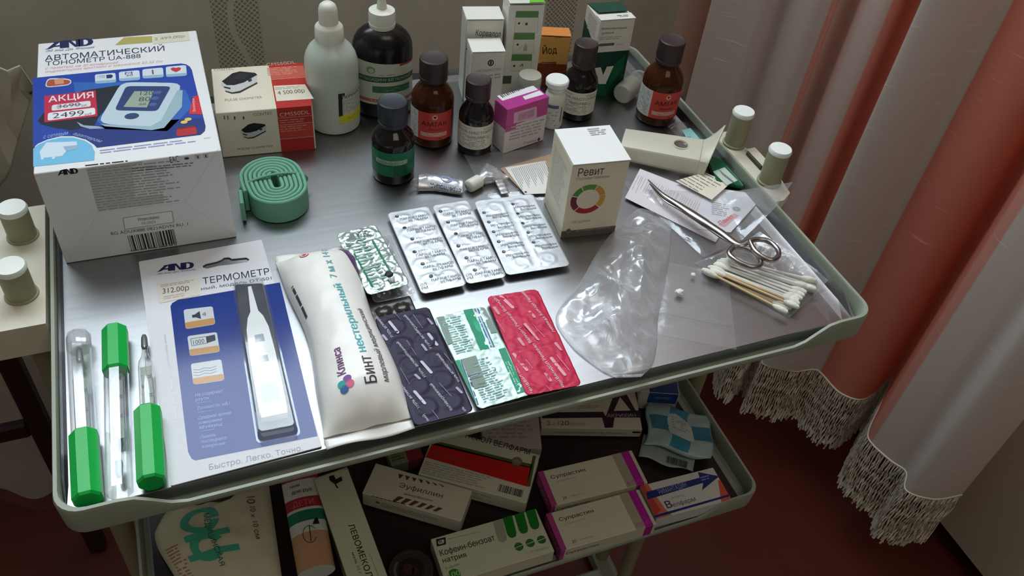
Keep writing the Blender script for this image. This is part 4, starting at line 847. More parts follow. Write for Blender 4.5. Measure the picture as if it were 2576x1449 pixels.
def therm(name, label, M, y0, L, z, group=None):
    """mercury thermometer, bulb at y0, body towards +y (or -y when L is negative)"""
    t = thing(name, label, 'thermometer', M=M, group=group); s = 1 if L > 0 else -1; Y = lambda y: y0 + s * y; Rm = Matrix.Translation((0, y0, z)) @ Matrix.Rotation(-s * PI / 2, 4, 'X')
    MB().lathe([(0, 0), (.0014, .0004), (.0021, .003), (.0023, .011), (.0020, .0125), (0, .0126)], 18, M=Rm).build('mercury_bulb', mat('mercury', (104, 108, 112), rough=.45, metal=.4), t)
    MB().lathe([(0, .0118), (.0021, .012), (.0019, .016), (.0026, .021), (.0045, .026), (.0050, .030), (.0050, abs(L) - .004), (.0036, abs(L) - .001), (0, abs(L))], 24, M=Rm).build('glass_tube', bubble_pl, t)
    b = MB(); ya, yb = Y(.030), Y(abs(L) - .006); b.box(-.0037, min(ya, yb), z - .0004, .0037, max(ya, yb), z); sc_ = b.build('scale_plate', mat('scale_white', (176, 184, 180), rough=.5), t)
    P = Print(lambda u, v, q: Vector((s * u * MM, y0 + s * v * MM, z + q * MM)))
    P.rect(-.25, 14, .5, abs(L) * 1000 - 40, (150, 160, 160), 1)
    for k, tt in enumerate(('35', '36', '37', '38', '39', '40', '41')):
        y = 38 + 8.2 * k
        if y > abs(L) * 1000 - 12: break
        P.text(tt, -.7 if k % 2 == 0 else 3.3, y, 2.6, (44, 48, 52), 1, rot=90, bold=.6)
        P.rect(-3.4, y + 4, 1.2, .25, (120, 126, 126), 1); P.rect(2.2, y, 1.2, .25, (120, 126, 126), 1)
    P.build('scale_marks', sc_); return t
M1, L1 = axis((197, 845), (222, 1262), .0080)
t = thing('thermometer_case', 'clear faceted case with its green cap at the bottom, nearest the left rim', 'case', M=M1)
b = MB(); faceted(b, 0, L1 - .028, .0078, cz=.0080); b.build('case_tube', clear_pl, t); b = MB(); b.lathe([(.0079, 0), (.0081, .001), (.0081, .012), (.0078, .013)], 8, M=Matrix.Translation((0, 0, .0080)) @ Matrix.Rotation(-PI / 2, 4, 'X')); b.build('case_collar', clear_pl, t)
b = MB(); faceted(b, L1 - .051, L1, .0090, cz=.0088); b.build('case_cap', green, t)
therm('mercury_thermometer', 'glass thermometer inside the clear case nearest the left rim', M1, .012, .118, .0080)
M2, L2 = axis((290, 832), (301, 1243), .0080)
t = thing('thermometer_case', 'clear faceted case with its green cap at the top, between two with caps below', 'case', M=M2)
b = MB(); faceted(b, .024, L2, .0080, cz=.0083); b.build('case_tube', clear_pl, t); b = MB(); faceted(b, 0, .041, .0088, cz=.0090); b.build('case_cap', green, t)
therm('mercury_thermometer', 'glass thermometer inside the case whose green cap is at the top', M2, L2 - .012, -.118, .0080)
M3, L3 = axis((362, 842), (383, 1220), .0070)
t = therm('mercury_thermometer', 'bare glass thermometer pushed into a green cap, right of the two cases', M3, 0, .112, .0066)
b = MB(); faceted(b, L3 - .058, L3, .0088, cz=.0086); b.build('case_cap', green, t)

# ---- thermometer on a hang card under a clear bubble
def quad_frame(FL, FR, BL, z):
    a, b_, c_ = G(*FL, z), G(*FR, z), G(*BL, z); x = (b_ - a).normalized(); y = (c_ - a); y = (y - x * y.dot(x)); h = y.length; y.normalize()
    M = Matrix((x, y, x.cross(y))).transposed().to_4x4(); M.translation = a; return M, (b_ - a).length, h
M, cw, chh = quad_frame((430, 1224), (812, 1124), (372, 656), ZS + .0004)
cw = .094; 
t = thing('thermometer_card', 'blue and white hang card holding a digital thermometer under a clear bubble', 'package', M=M)
outer = rrpoly(0, 0, cw, chh, .001, 2); q = on_plane(t, (0, 0, .001), (0, 0, 1), lambda p: (p.x / MM, p.y / MM)); z5 = zc(100, 600, 2.0698)
hole = [Vector(q(*z5(*p))) * MM for p in ((850, 150), (870, 156), (940, 140), (985, 136), (1080, 122), (1092, 108), (1075, 97), (1000, 104), (985, 96), (960, 97), (945, 108), (920, 118), (865, 130), (848, 140))]
outer2 = outer; k0 = min(range(len(outer2)), key=lambda i: (Vector(outer2[i]) - hole[0]).length); loop = outer2[k0:] + outer2[:k0 + 1] + [tuple(h) for h in (hole + hole[:1])]
def ring_prism(loop, z0, z1, mi, b): b.prism(loop, z0, z1, mi)
b = MB()
def seg_cw(pts): return sum((pts[i][0] * pts[(i + 1) % len(pts)][1] - pts[(i + 1) % len(pts)][0] * pts[i][1]) for i in range(len(pts)))
if seg_cw([tuple(h) for h in hole]) > 0: hole = hole[::-1]
loop = outer2[k0:] + outer2[:k0 + 1] + [tuple(h) for h in (hole + hole[:1])]
b.prism(loop, 0, .0008); b.build('card', card((222, 222, 228)), t)
P = Print(f_top(.0008), .12); CB = (40, 62, 140)
pp(P, q, [(680, 352), (690, 335), (720, 318), (1250, 228), (1446, 1028), (810, 1155), (790, 1145), (772, 1110)], CB, 0, z5)
logo_px(P, q, (606, 175), (802, 155), (620, 138), NAVY, 1, z5); tx(P, q, 'Эй энд Ди, Япония', (610, 188), (808, 164), (610, 180), (90, 94, 120), 1, z=z5, ital=.3)
tx(P, q, 'ТЕРМОМЕТР', (850, 238), (1198, 185), (848, 205), (52, 58, 92), 1, bold=.2, z=z5); tx(P, q, 'электронный, модель DT-501', (655, 298), (1208, 212), (655, 282), (84, 88, 110), 1, z=z5)
for (x0, y0), (x1, y1), (x2, y2), (x3, y3) in (((760, 472), (914, 446), (900, 352), (748, 370)), ((782, 612), (938, 590), (922, 486), (768, 508)), ((800, 762), (962, 738), (945, 628), (786, 652))):
    pr(P, q, (x0, y0), (x1, y1), (x2, y2), (x3, y3), 2, (206, 210, 216), 1, z5); pr(P, q, (x0 + 2, y0 - 2), (x1 - 2, y1 - 2), (x1 - 8, y1 - 34), (x0 - 4, y0 - 34), 1, (198, 148, 96), 2, z5)
pp(P, q, [(792, 398), (806, 396), (832, 378), (840, 418), (812, 410), (795, 412)], (60, 66, 80), 3, z5)
for k in range(3): a = q(*z5(842, 397)); P.arc(a[0], a[1], .9 + k * .9, 1.3 + k * .9, -40, 40, (60, 66, 80), 3)
pp(P, q, [(866, 510), (912, 500), (916, 530), (870, 544)], (60, 64, 80), 3, z5); P.line([q(*z5(786, 522)), q(*z5(866, 510)), q(*z5(872, 544)), q(*z5(792, 558)), q(*z5(786, 522))], .35, (80, 84, 96), 3); tx(P, q, '1000', (800, 552), (858, 542), (798, 530), (90, 94, 104), 3, z=z5)
for k in range(3): P.line([q(*z5(800 + 30 * i, 685 + 14 * k - 5 * i + (4 if i % 2 else -3))) for i in range(5)], .4, (140, 146, 156), 3)
for s_, y in (('Не содержит', 822), ('ртути', 846), ('Точность ±0,1', 890), ('Среднее время', 940), ('измерения', 966), ('60 секунд', 990), ('Память', 1040), ('последнего', 1064), ('измерения', 1090)):
    x0 = 808 + (y - 822) * .13; n_ = len(s_); tx(P, q, s_, (x0, y + 2), (x0 + n_ * 13.2, y + 2 - n_ * 2.2), (x0, y - 14), (150, 166, 206), 1, z=z5, ital=.2)
for y in (858, 906, 1004): x0 = 812 + (y - 822) * .13; P.line([q(*z5(x0, y)), q(*z5(x0 + 75, y - 13))], .25, (150, 166, 206), 1)
tx(P, q, 'Быстро. Легко. Точно.', (882, 1205), (1370, 1102), (882, 1176), (120, 124, 140), 1, z=z5); sm(P, q, (640, 500), (700, 960), (662, 498), 1, (206, 206, 214), 1, z5, 5, rag=0); P.build('printing', t)
P = Print(f_top(.0008)); pr(P, q, (622, 338), (840, 292), (828, 205), (608, 232), 2, (222, 216, 204), 3, z5); tx(P, q, '312.00р', (640, 288), (778, 268), (636, 262), (60, 52, 50), 4, bold=.2, z=z5); sm(P, q, (630, 255), (810, 226), (625, 240), 2, (170, 160, 150), 4, z5); sm(P, q, (645, 320), (760, 300), (640, 300), 2, (186, 178, 168), 4, z5); P.build('price_sticker', t, 'off-white price sticker')
bub = [Vector(q(*p)) * MM for p in ((650, 1112), (752, 1092), (664, 712), (588, 716))]
def inset(Q, k): c_ = sum(Q, Vector((0, 0))) / 4; return [c_ + (p - c_) * k for p in Q]
def rquad(Q, r, z):
    out = []
    for i in range(4):
        p, n1, n0 = Q[i], Q[(i + 1) % 4], Q[i - 1]; e0 = p + (n0 - p).normalized() * r; e1 = p + (n1 - p).normalized() * r
        for k in range(5): tt = k / 4; w2 = (1 - tt) ** 2 * e0 + 2 * tt * (1 - tt) * p + tt * tt * e1; out.append((w2.x, w2.y, z))
    return out
def shrink(Q, d):
    out = []
    for i in range(4): p = Q[i]; out.append(p + ((Q[(i + 1) % 4] - p).normalized() + (Q[i - 1] - p).normalized()) * d)
    return out
b = MB(); b.loops([rquad(shrink(bub, -.0012), .004, .00095), rquad(bub, .004, .0011), rquad(shrink(bub, .0008), .0035, .0085), rquad(shrink(bub, .0018), .003, .0095)], cap1=True); b.build('clear_bubble', bubble_pl, t)
P = Print(f_top(.0008)); P.poly([(p[0] / MM, p[1] / MM) for p in rquad(bub, .004, 0)], (16, 22, 54), 2); P.build('bubble_shade', t)  # navy darkened inside the bubble outline, its shade painted on the card
ax0 = (bub[2] + bub[3]) / 2; ax1 = (bub[0] + bub[1]) / 2; dd = (ax1 - ax0).normalized(); nn = Vector((-dd.y, dd.x)); LL = (ax1 - ax0).length
def TPt(s, u): p = ax0 + dd * s * LL + nn * u; return (p.x, p.y)
b = MB(); prof = [(.06, .0012), (.10, .0016), (.24, .0028), (.28, .0055), (.36, .0078), (.52, .0088), (.70, .0090), (.86, .0090), (.90, .0082)]
poly = [TPt(s, u) for s, u in prof] + [TPt(s, -u) for s, u in prof[::-1]]
b.prism(poly, .0012, .0068); dt = b.build('digital_thermometer', mat('thermometer_white', (236, 240, 240), rough=.3), t)
P = Print(f_top(.0068)); pl_ = lambda pts, c, L: P.poly([tuple(x / MM for x in TPt(s, u)) for s, u in pts], c, L)
pl_([(.67, .0075), (.86, .0078), (.86, -.0078), (.67, -.0075)], (196, 220, 210), 0); pl_([(.71, .0055), (.82, .0058), (.82, -.0058), (.71, -.0055)], (168, 200, 188), 1); pl_([(.40, .003), (.45, .0034), (.45, -.0034), (.40, -.003)], (150, 164, 176), 0); pl_([(.54, .003), (.58, .0034), (.58, -.0034), (.54, -.003)], (170, 176, 186), 0); P.build('display', dt)

# ---- bandage pack
A0, A1 = G(928, 1085, ZS), G(800, 652, ZS); y = (A1 - A0); Lb = y.length; y.normalize(); x = y.cross(Vector((0, 0, 1))); M = Matrix((x, y, Vector((0, 0, 1)))).transposed().to_4x4(); M.translation = Vector((A0.x, A0.y, ZS))
t = thing('bandage_pack', 'white pillow-shaped bandage pack with turquoise lettering and purple end seal', 'package', M=M)
Wb, Hb = .056, .026
def bprof(v):   # fullness along the pack
    e = min(v, 1 - v) / .16; return math.sin(min(e, 1) * PI / 2) ** .8
def bsurf(u, v, top=True):
    f = bprof(v); wd = Wb * (1.08 - .10 * f) + .004 * math.sin(v * 9); xx = (u - .5) * wd; k = max(1 - (2 * u - 1) ** 2, 0) ** .55
    wr = .0011 * mnoise.noise(Vector((u * 6, v * 14, 1.7))) * (1.6 - f) * k
    if top: return Vector((xx + .002 * math.sin(v * 5), v * Lb, .0030 + (Hb - .003) * f * k + .0012 + wr))
    return Vector((xx + .002 * math.sin(v * 5), v * Lb, max(.0028 - .0026 * f * k, .0002)))
wrap = mat('wrap_white_film', (244, 242, 238), rough=.30, var=.02, bump=.12, bscale=60)
b = MB(); b.grid(lambda u, v: bsurf(u, v), 30, 60); b.grid(lambda u, v: bsurf(u, v, False), 30, 60); b.build('wrapper', wrap, t)
def f_band(u, v, qq): p = bsurf(min(max(u * MM / (Wb) + .5, .02), .98), min(max(v * MM / Lb, 0), 1)); return p + Vector((0, 0, .0004 + qq * MM))
P = Print(f_band); v0 = lambda y: y
P.text('Бинт', 9.5, 20, 7.4, (60, 58, 66), 1, w=23, rot=90, bold=.4); P.text('нестерильный', 8.0, 47, 5.8, (84, 186, 196), 1, w=70, rot=90, bold=.5); P.text('7 м х 14 см', 7.0, 124, 5.2, (84, 178, 186), 1, w=44, rot=90, bold=.4); P.text('марлевый медицинский', 17.5, 21, 3.8, (80, 78, 84), 1, w=70, rot=90, bold=.2)
P.text('Клинса', -8.5, 32, 5.2, (110, 46, 122), 1, w=24, rot=90, bold=1.0)
for dx, dy, c_ in ((-6.5, 25.5, (46, 168, 160)), (-2.5, 28.5, (126, 66, 150)), (-1.5, 24, (232, 112, 150)), (-5.5, 21.5, (70, 110, 170))): P.ell(dx - 6, dy - 1, 2.7, 2.7, c_, 1)
P.ell(-10, 158, 3.3, 3.3, (214, 90, 100), 1); P.ell(-10, 158, 2.8, 2.8, (226, 220, 212), 2); P.rect(-11.7, 157.3, 3.4, 1.4, (214, 50, 66), 3); P.rect(-10.7, 156.3, 1.4, 3.4, (214, 50, 66), 3)
P.small(-23, 100, 36, 3.4, 1, (70, 70, 76), 1, rot=90); P.build('printing', t)
b = MB(); b.grid(lambda u, v: bsurf(.80 + .19 * u, .70 + .295 * v * (1.0) if False else 1 - .295 * (1 - v) * (.15 + .85 * u)) + Vector((.0002, 0, .0006)), 10, 20); b.build('purple_seal', mat('purple_film', (92, 30, 104), rough=.35, bump=.2, bscale=60), t, fix=False)
for e in (0, 1):
    def fl(u, v, e=e): p = bsurf(.02 + .96 * u, float(e)); s_ = -1 if e == 0 else 1; return Vector((p.x * 1.02, p.y + s_ * .008 * v, .0016 + .004 * (1 - v) * .3 + .0016 * v * math.sin(u * 7 + e)))
    MB().grid(fl, 24, 4).build('end_seal', wrap, t, solid=.0004, fix=False)

# ---- blister strips
def blister(label, TL, TR, BR, BL, z, m, print_fn=None, pockets=(2, 5), pr_=.0058, relief=.0008, ridges=(), clear=False, pocket_m=None, name='blister_strip', rc=.004, group=None, wr=.00012, seed=1, upside=False, nv=72):
    a, b_, c_, d_ = (G(*p, z) for p in (BL, BR, TR, TL)); cx = ((b_ - a) + (c_ - d_)).normalized(); yv = ((d_ - a) + (c_ - b_)) / 2; yv = yv - cx * yv.dot(cx); hgt = yv.length; yv.normalize(); wdt = ((b_ - a).length + (c_ - d_).length) / 2; cen = (a + b_ + c_ + d_) / 4; org = cen - cx * wdt / 2 - yv * hgt / 2
    M = Matrix((cx, yv, Vector((0, 0, 1)))).transposed().to_4x4(); M.translation = Vector((org.x, org.y, z)); t = thing(name, label, 'blister', M=M, group=group)
    nx, ny = pockets; mx_, my_ = wdt / (nx + (.35 if nx > 1 else 0)), hgt / (ny + .3)
    cen_ = [(wdt / 2 + (i - (nx - 1) / 2) * mx_, hgt / 2 + (j - (ny - 1) / 2) * my_) for i in range(nx) for j in range(ny)]
    rp = min(pr_, my_ * .47)
    def zf(x_, y_):
        h = wr * mnoise.noise(Vector((x_ * 160, y_ * 160, seed))) + wr * .8 * mnoise.noise(Vector((x_ * 420, y_ * 420, seed + 5)))
        for px_, py_ in cen_:
            dd_ = math.hypot(x_ - px_, y_ - py_)
            if dd_ < rp * 1.5:
                h += (1 if not upside else 3.6) * relief * (math.exp(-((dd_ - rp) / (rp * .22)) ** 2) * (.8 if not upside else 0) + (.5 if not upside else 1.0) * max(0, 1 - (dd_ / rp) ** 4))
        for rx in ridges: h += .0009 * math.exp(-((x_ - rx * wdt) / .0011) ** 2) * (1 if .06 * hgt < y_ < .94 * hgt else 0) * (.7 + .3 * math.sin(y_ * 2400))
        return h
    def ext(y_):
        e = min(y_, hgt - y_); return 0 if e >= rc else rc - math.sqrt(max(rc * rc - (rc - e) ** 2, 0))
    def srf(u, v):
        v = .5 - .5 * math.cos(PI * v) if False else v; y_ = v * hgt; k = ext(y_); x_ = k + u * (wdt - 2 * k); return Vector((x_, y_, zf(x_, y_)))
    nv_ = nv; vs = sorted(set([0, .004, .012, .022, .034] + [i / nv_ for i in range(2, nv_ - 1)] + [.966, .978, .988, .996, 1])); nu = max(16, int(nv_ * wdt / hgt))
    b = MB(); b.grid(lambda u, v: srf(u, vs[int(round(v * (len(vs) - 1)))]), nu, len(vs) - 1); b.build('foil_sheet' if not clear else 'clear_sheet', m, t, solid=.0003, fix=False)
    if not upside:
        me = None
        for px_, py_ in cen_:
            if me is None:
                o_ = MB().lathe([(rp * 1.02, 0), (rp * .96, -.0015), (rp * .85, -(z - ZS) + .0006 if z - ZS < .0052 else -.0044), (rp * .6, -(z - ZS) + .0002 if z - ZS < .0052 else -.0048), (0, -(z - ZS) + .0002 if z - ZS < .0052 else -.0048)], 14).build('pocket', pocket_m or clear_pl, t, fix=False); me = o_.data
            else: o_ = bpy.data.objects.new('pocket', me); C.objects.link(o_); o_.parent = t
            o_.location = (px_, py_, -.0002)
    if print_fn:
        def fs(u, v, qq): x_, y_ = u * MM, v * MM; x_ = min(max(x_, 0), wdt); y_ = min(max(y_, 0), hgt); k = ext(y_); x_ = min(max(x_, k), wdt - k); return Vector((x_, y_, zf(x_, y_) + .00045 + qq * MM))
        P = Print(fs); q = on_plane(t, (0, 0, 0), (0, 0, 1), lambda p: (p.x / MM, p.y / MM)); print_fn(P, q, wdt / MM, hgt / MM); P.build('printing', t)
    return t
z6 = zc(700, 450, 2.1625)
INK = (98, 102, 112)
def round_mark(P, x, y, r, c=(50, 54, 64)): P.ell(x, y, r, r * .9, c, 1, 14); P.ell(x + .2, y, r * .55, r * .45, (180, 184, 190), 2, 10); P.ell(x + .2, y, r * .25, r * .2, c, 3, 8)
def pr_para(sh):
    def f(P, q, w_, h_):
        for k in range(6):
            y = h_ - 13 - k * (h_ - 8) / 6 - sh * 3; x = 3 + (k % 3) * 1.6 + sh * -2
            P.text('ПАРАЦЕТАМОЛ', x + 5.5, y, 2.5, INK, 1, w=25, bold=.2, clip=(1, 1, w_ - 1, h_ - 1)); P.text('ВЕЛФАРМ', x + 12, y - 3.6, 2.5, INK, 1, w=16.5, bold=.2, clip=(1, 1, w_ - 1, h_ - 1))
            if 2 < x + 2.5 + k * .8 < w_ - 3 and 3 < y + 6: round_mark(P, x + 4 + k * .5, min(y + 6, h_ - 4), 1.7); P.text('ВЕЛФАРМ', x + 7 + k * .5, min(y + 5.6, h_ - 4), 1.1, (130, 134, 142), 1, w=8)
        P.text('ОЛ', 1.8, 8, 2.5, INK, 1, bold=.2); P.text('РМ', 1.8, 4.4, 2.5, INK, 1, bold=.2)
    return f
blister('silver foil strip printed in grey capitals, the left half of the joined pair', (979, 536), (1085, 517), (1168, 719), (1054, 741), ZS + .0052, foil, pr_para(0), pr_=.0066, seed=1)
blister('silver foil strip printed in grey capitals, the right half of the joined pair', (1089, 516), (1186, 503), (1266, 697), (1172, 717), ZS + .0052, foil, pr_para(1), pr_=.0066, seed=2)
def pr_ibu(P, q, w_, h_):
    for k in range(5):
        for i in range(2):
            x = (5 if i == 0 else w_ * .58) + k * .4; y = h_ - 23 - k * 13.0 + i * 5.5
            if y > 4: P.text('Ибупрофен', x, y, 2.5, INK, 1, w=19, bold=.2, clip=(1, 1, w_ - 1, h_)); P.text('Велфарм', x + 5, y - 3.5, 2.4, INK, 1, w=14, bold=.2, clip=(1, 1, w_ - 1, h_)); 
            if y + 4 < h_ - 2: round_mark(P, x - .5 + i, y + 6.2, 1.6); P.line([(x + 1.5 + i, y + 6.2), (x + 5 + i, y + 6.6)], .3, INK, 1)
blister('silver foil strip with two long embossed ridges, touching the tall beige-shaded carton', (1194, 506), (1340, 488), (1436, 667), (1272, 694), ZS + .0052, foil, pr_ibu, pr_=.0060, ridges=(.42, .56), seed=3)
# strips in the small stack
blister('see-through empty strip with bulging pockets, under the green-striped strip', (890, 606), (985, 588), (1042, 742), (932, 764), ZS + .0045, clear_pl, None, pr_=.0058, clear=True, seed=4, upside=True, relief=.0011)
def pr_gs(P, q, w_, h_):
    G_ = (20, 122, 84); P.rect(w_ * .15, 6, 1.6, h_ - 22, G_, 1, 1); P.rect(w_ * .70, 18, 1.5, h_ - 36, G_, 1, 1)
    P.small(w_ * .2, 8, w_ * .5, h_ - 20, 16, (150, 186, 176), 0, seed=4); P.rect(w_ * .10, h_ - 18, 10, 13, (120, 124, 124), 0); P.small(w_ * .45, h_ - 12, 12, 7, 4, (80, 90, 90), 1, seed=6); P.text('2024', w_ * .25, 1.6, 1.7, INK, 1, bold=.3); P.text('09', w_ * .55, 1.6, 1.7, INK, 1)
    a = q(978, 692); P.ell(a[0], a[1], 3.6, 3.2, (18, 18, 22), 1)
tb = blister('silver and green-striped foil strip with one torn pocket, topmost of the small stack', (863, 586), (966, 559), (1009, 722), (906, 748), ZS + .0105, mat('green_tint_foil', (196, 214, 210), rough=.3, metal=.7, bump=.6, bscale=220), pr_gs, pr_=.0056, relief=.0011, wr=.0006, seed=5)
qq_ = on_plane(tb, (0, 0, 0), (0, 0, 1), lambda p: (p.x, p.y)); a = qq_(985, 705)
b = MB(); b.grid(lambda u, v: (a[0] - .003 + .006 * u * (1 - .3 * v), a[1] + .002 - .006 * v, .0008 + .003 * math.sin(v * 2.6) + .0006 * math.sin(u * 9)), 6, 6); b.build('torn_foil', foil, tb, fix=False)
blister('short dark brown cut piece of strip, between the small stack and the purple strip', (926, 766), (1036, 742), (1050, 800), (944, 822), ZS + .0026, mat('dark_blister_film', (52, 44, 44), rough=.18, var=.05), None, pockets=(2, 1), clear=True, upside=True, relief=.0008, seed=6, rc=.002, nv=20)
blister('see-through white strip peeping out beneath the purple strip beside the bandage', (936, 826), (1045, 800), (1150, 1030), (1026, 1064), ZS + .0020, film2, None, clear=True, upside=True, relief=.0006, seed=7)
zR = zc(950, 700, 3.715)
def diag(P, q, s, a, b_, cap, c, w_, h_):
    A, B = Vector(q(*zR(*a))), Vector(q(*zR(*b_))); d = B - A; P.text(s, A.x, A.y, cap, c, 1, w=d.length, rot=math.degrees(math.atan2(d.y, d.x)), bold=.4, clip=(.5, .5, w_ - .5, h_ - .5))
def caps(P, q, lst, wd, c, w_, h_):
    for a, b_ in lst:
        A, B = Vector(q(*zR(*a))), Vector(q(*zR(*b_))); d = (B - A).normalized(); n = Vector((-d.y, d.x)) * wd / 2; pts = []
        for k in range(7): an = math.radians(-90 + 30 * k); pts.append(B - d * wd / 2 + d * wd / 2 * math.cos(an) + n * math.sin(an))
        for k in range(7): an = math.radians(90 + 30 * k); pts.append(A + d * wd / 2 + d * wd / 2 * math.cos(an) + n * math.sin(an))
        if all(.3 < p.x < w_ - .3 and .3 < p.y < h_ - .3 for p in pts): P.poly([tuple(p) for p in pts], c, 1)
def pr_coal(P, q, w_, h_):
    Wc = (206, 202, 220); U, K = 'Уголь активированный', 'активированный'
    for s_, a, b_ in ((U, (150, 552), (-60, 285)), (U, (512, 660), (262, 345)), (U, (457, 925), (195, 600)), (U, (775, 965), (566, 712)), (U, (398, 1220), (150, 890)), (K, (700, 1235), (508, 985)), ('ный', (492, 1345), (440, 1278)), ('Уголь', (848, 1268), (800, 1205))): diag(P, q, s_, a, b_, 2.1, Wc, w_, h_)
    caps(P, q, (((105, 412), (195, 522)), ((468, 522), (562, 635)), ((402, 775), (508, 895)), ((338, 1060), (448, 1185)), ((732, 1180), (815, 1262))), 2.2, Wc, w_, h_)
    caps(P, q, (((45, 530), (90, 585)), ((410, 622), (460, 682)), ((345, 898), (398, 955)), ((732, 1020), (792, 1078)), ((465, 380), (515, 436)), ((285, 1190), (332, 1250))), 1.9, (170, 164, 190), w_, h_)
    for a, b_ in (((330, 345), (420, 470)), ((270, 590), (360, 720)), ((620, 705), (700, 800)), ((210, 845), (300, 1005)), ((575, 985), (690, 1115)), ((510, 1245), (570, 1320)), ((160, 330), (220, 400))): P.line([q(*zR(*a)), q(*zR(*b_))], .5, (130, 124, 150), 1)
blister('dark purple foil strip with slanted white lettering, right of the bandage pack', (944, 800), (1080, 770), (1190, 1036), (1040, 1072), ZS + .0068, mat('purple_foil', (44, 38, 62), rough=.5, metal=.1, spec=.3, bump=.15, bscale=160), pr_coal, pr_=.0064, relief=.0011, wr=.0003, seed=8)
def pr_mint(P, q, w_, h_):
    z8 = zc(950, 700, 3.715); T_ = (16, 150, 112)
    pp(P, q, [(800, 305), (885, 288), (1045, 660), (960, 678)], T_, 1, z8); pp(P, q, [(893, 408), (940, 402), (975, 500), (930, 512)], (30, 176, 136), 2, z8)
    for k, c_ in enumerate(((70, 120, 170), (200, 220, 230), (60, 110, 130))): pp(P, q, [(900 + k * 14, 285), (912 + k * 14, 283), (1066 + k * 14, 645), (1054 + k * 14, 648)], c_, 1, z8)
    pp(P, q, [(958, 275), (1035, 270), (1120, 510), (1060, 520)], (128, 150, 140), 1, z8); pp(P, q, [(552, 370), (620, 360), (705, 610), (655, 625)], (128, 150, 140), 1, z8)
    pp(P, q, [(780, 765), (918, 728), (1022, 1005), (905, 1042)], (128, 146, 136), 1, z8); pp(P, q, [(712, 775), (765, 768), (908, 1190), (868, 1205)], T_, 1, z8)
    for k, c_ in enumerate(((70, 110, 150), (210, 226, 230), (46, 90, 150))): pp(P, q, [(770 + k * 12, 768), (780 + k * 12, 766), (928 + k * 8, 1180), (918 + k * 8, 1184)], c_, 1, z8)
    pp(P, q, [(1128, 668), (1190, 652), (1380, 1060), (1305, 1084)], T_, 1, z8); sm(P, q, (1185, 790), (1310, 1060), (1225, 775), 2, (150, 214, 194), 2, z8, 3)
    for y in range(8): pp(P, q, [(790 + y * 13, 800 + y * 30), (912 + y * 13, 770 + y * 30), (915 + y * 13, 778 + y * 30), (793 + y * 13, 810 + y * 30)], (90, 112, 104), 2, z8)
    sm(P, q, (740, 720), (940, 672), (620, 380), 16, (150, 190, 186), 0, z8, 3); sm(P, q, (1000, 1170), (1250, 1090), (930, 760), 18, (150, 186, 190), 0, z8, 4)
    for p in ((775, 475), (1080, 855)): a = q(*z8(*p)); P.arc(a[0], a[1], 1.5, 1.9, -120, 120, (90, 110, 110), 2)
blister('white foil strip with green panels and barcodes, between the purple and red strips', (1102, 797), (1226, 768), (1328, 994), (1192, 1034), ZS + .0044, mat('mint_white_foil', (198, 222, 216), rough=.38, metal=.25, bump=.25, bscale=150), pr_mint, pr_=.0075, relief=.0004, wr=.0005, seed=9)
def pr_red(P, q, w_, h_):
    Wc = (240, 204, 212); V, VR, Rn = 'Валидол', 'Валидол Реневал', 'Реневал'
    for s_, a, b_ in ((VR, (1440, 608), (1222, 325)), (V, (1205, 312), (1085, 165)), (VR, (1545, 352), (1352, 118)), (Rn, (1660, 505), (1560, 365)), (V, (1335, 892), (1215, 690)), (VR, (1695, 945), (1465, 615)), (Rn, (1468, 1082), (1345, 905)), (V, (1755, 1030), (1702, 955))): diag(P, q, s_, a, b_, 2.3, Wc, w_, h_)
    caps(P, q, (((1140, 162), (1270, 292)), ((1465, 198), (1592, 335)), ((1368, 428), (1505, 590)), ((1264, 702), (1402, 872)), ((1614, 742), (1756, 920))), 2.5, (232, 160, 178), w_, h_)
    caps(P, q, (((1082, 270), (1135, 342)), ((1412, 310), (1470, 378)), ((1312, 562), (1368, 640)), ((1656, 602), (1718, 682)), ((1560, 888), (1620, 972)), ((1535, 1040), (1570, 1075))), 2.4, (226, 144, 164), w_, h_)
    for a, b_ in (((1200, 165), (1300, 280)), ((1440, 430), (1560, 560)), ((1320, 680), (1450, 850)), ((1670, 720), (1790, 870)), ((1110, 390), (1190, 520)), ((1570, 1010), (1620, 1060))): P.line([q(*zR(*a)), q(*zR(*b_))], .6, (218, 120, 146), 1)
blister('crimson foil strip with white slanted lettering, rightmost in the front row', (1219, 745), (1357, 729), (1458, 966), (1330, 998), ZS + .0052, mat('crimson_foil', (196, 38, 76), rough=.48, metal=.1, spec=.35, bump=.2, bscale=130), pr_red, pr_=.0075, relief=.0009, wr=.0006, seed=10)

# ---- torn foil sachet and small metal tube
M, w_, h_ = quad_frame((1050, 478), (1165, 484), (1048, 440), ZS + .001)
t = thing('foil_sachet', 'torn silver sachet with blue stripes and lettering, right of the green-label bottle', 'sachet', M=M)
b = MB(); sfn = lambda u, v: Vector((u * w_, v * h_ - .003 + .0016 * math.sin(u * 5), .001 + .0085 * math.sin(PI * min(max(v, 0), 1)) ** .7 * (1 - .35 * u) + .0007 * mnoise.noise(Vector((u * 9, v * 7, 3)))))
b.grid(sfn, 30, 14); b.build('foil_sleeve', mat('sachet_foil', (206, 208, 214), rough=.28, metal=.6, bump=.5, bscale=150), t, solid=.0003, fix=False)
P = Print(lambda u, v, qq: sfn(u, v) + Vector((0, 0, .0004 + qq * MM)))
for k in range(15): P.rect(.38 + k * .036, .22, .016, .62, (80, 96, 170), 1, 1)
P.ell(.62, .52, .13, .22, (150, 160, 200), 2); 
vs_, fs_ = font_mesh('стрептоцид', .6); xm = max(v[0] for v in vs_); P.put([(.96 - a / xm * .68, .16 - b_ * .20) for a, b_ in vs_], fs_, (50, 60, 110), 3); P.build('printing', t)
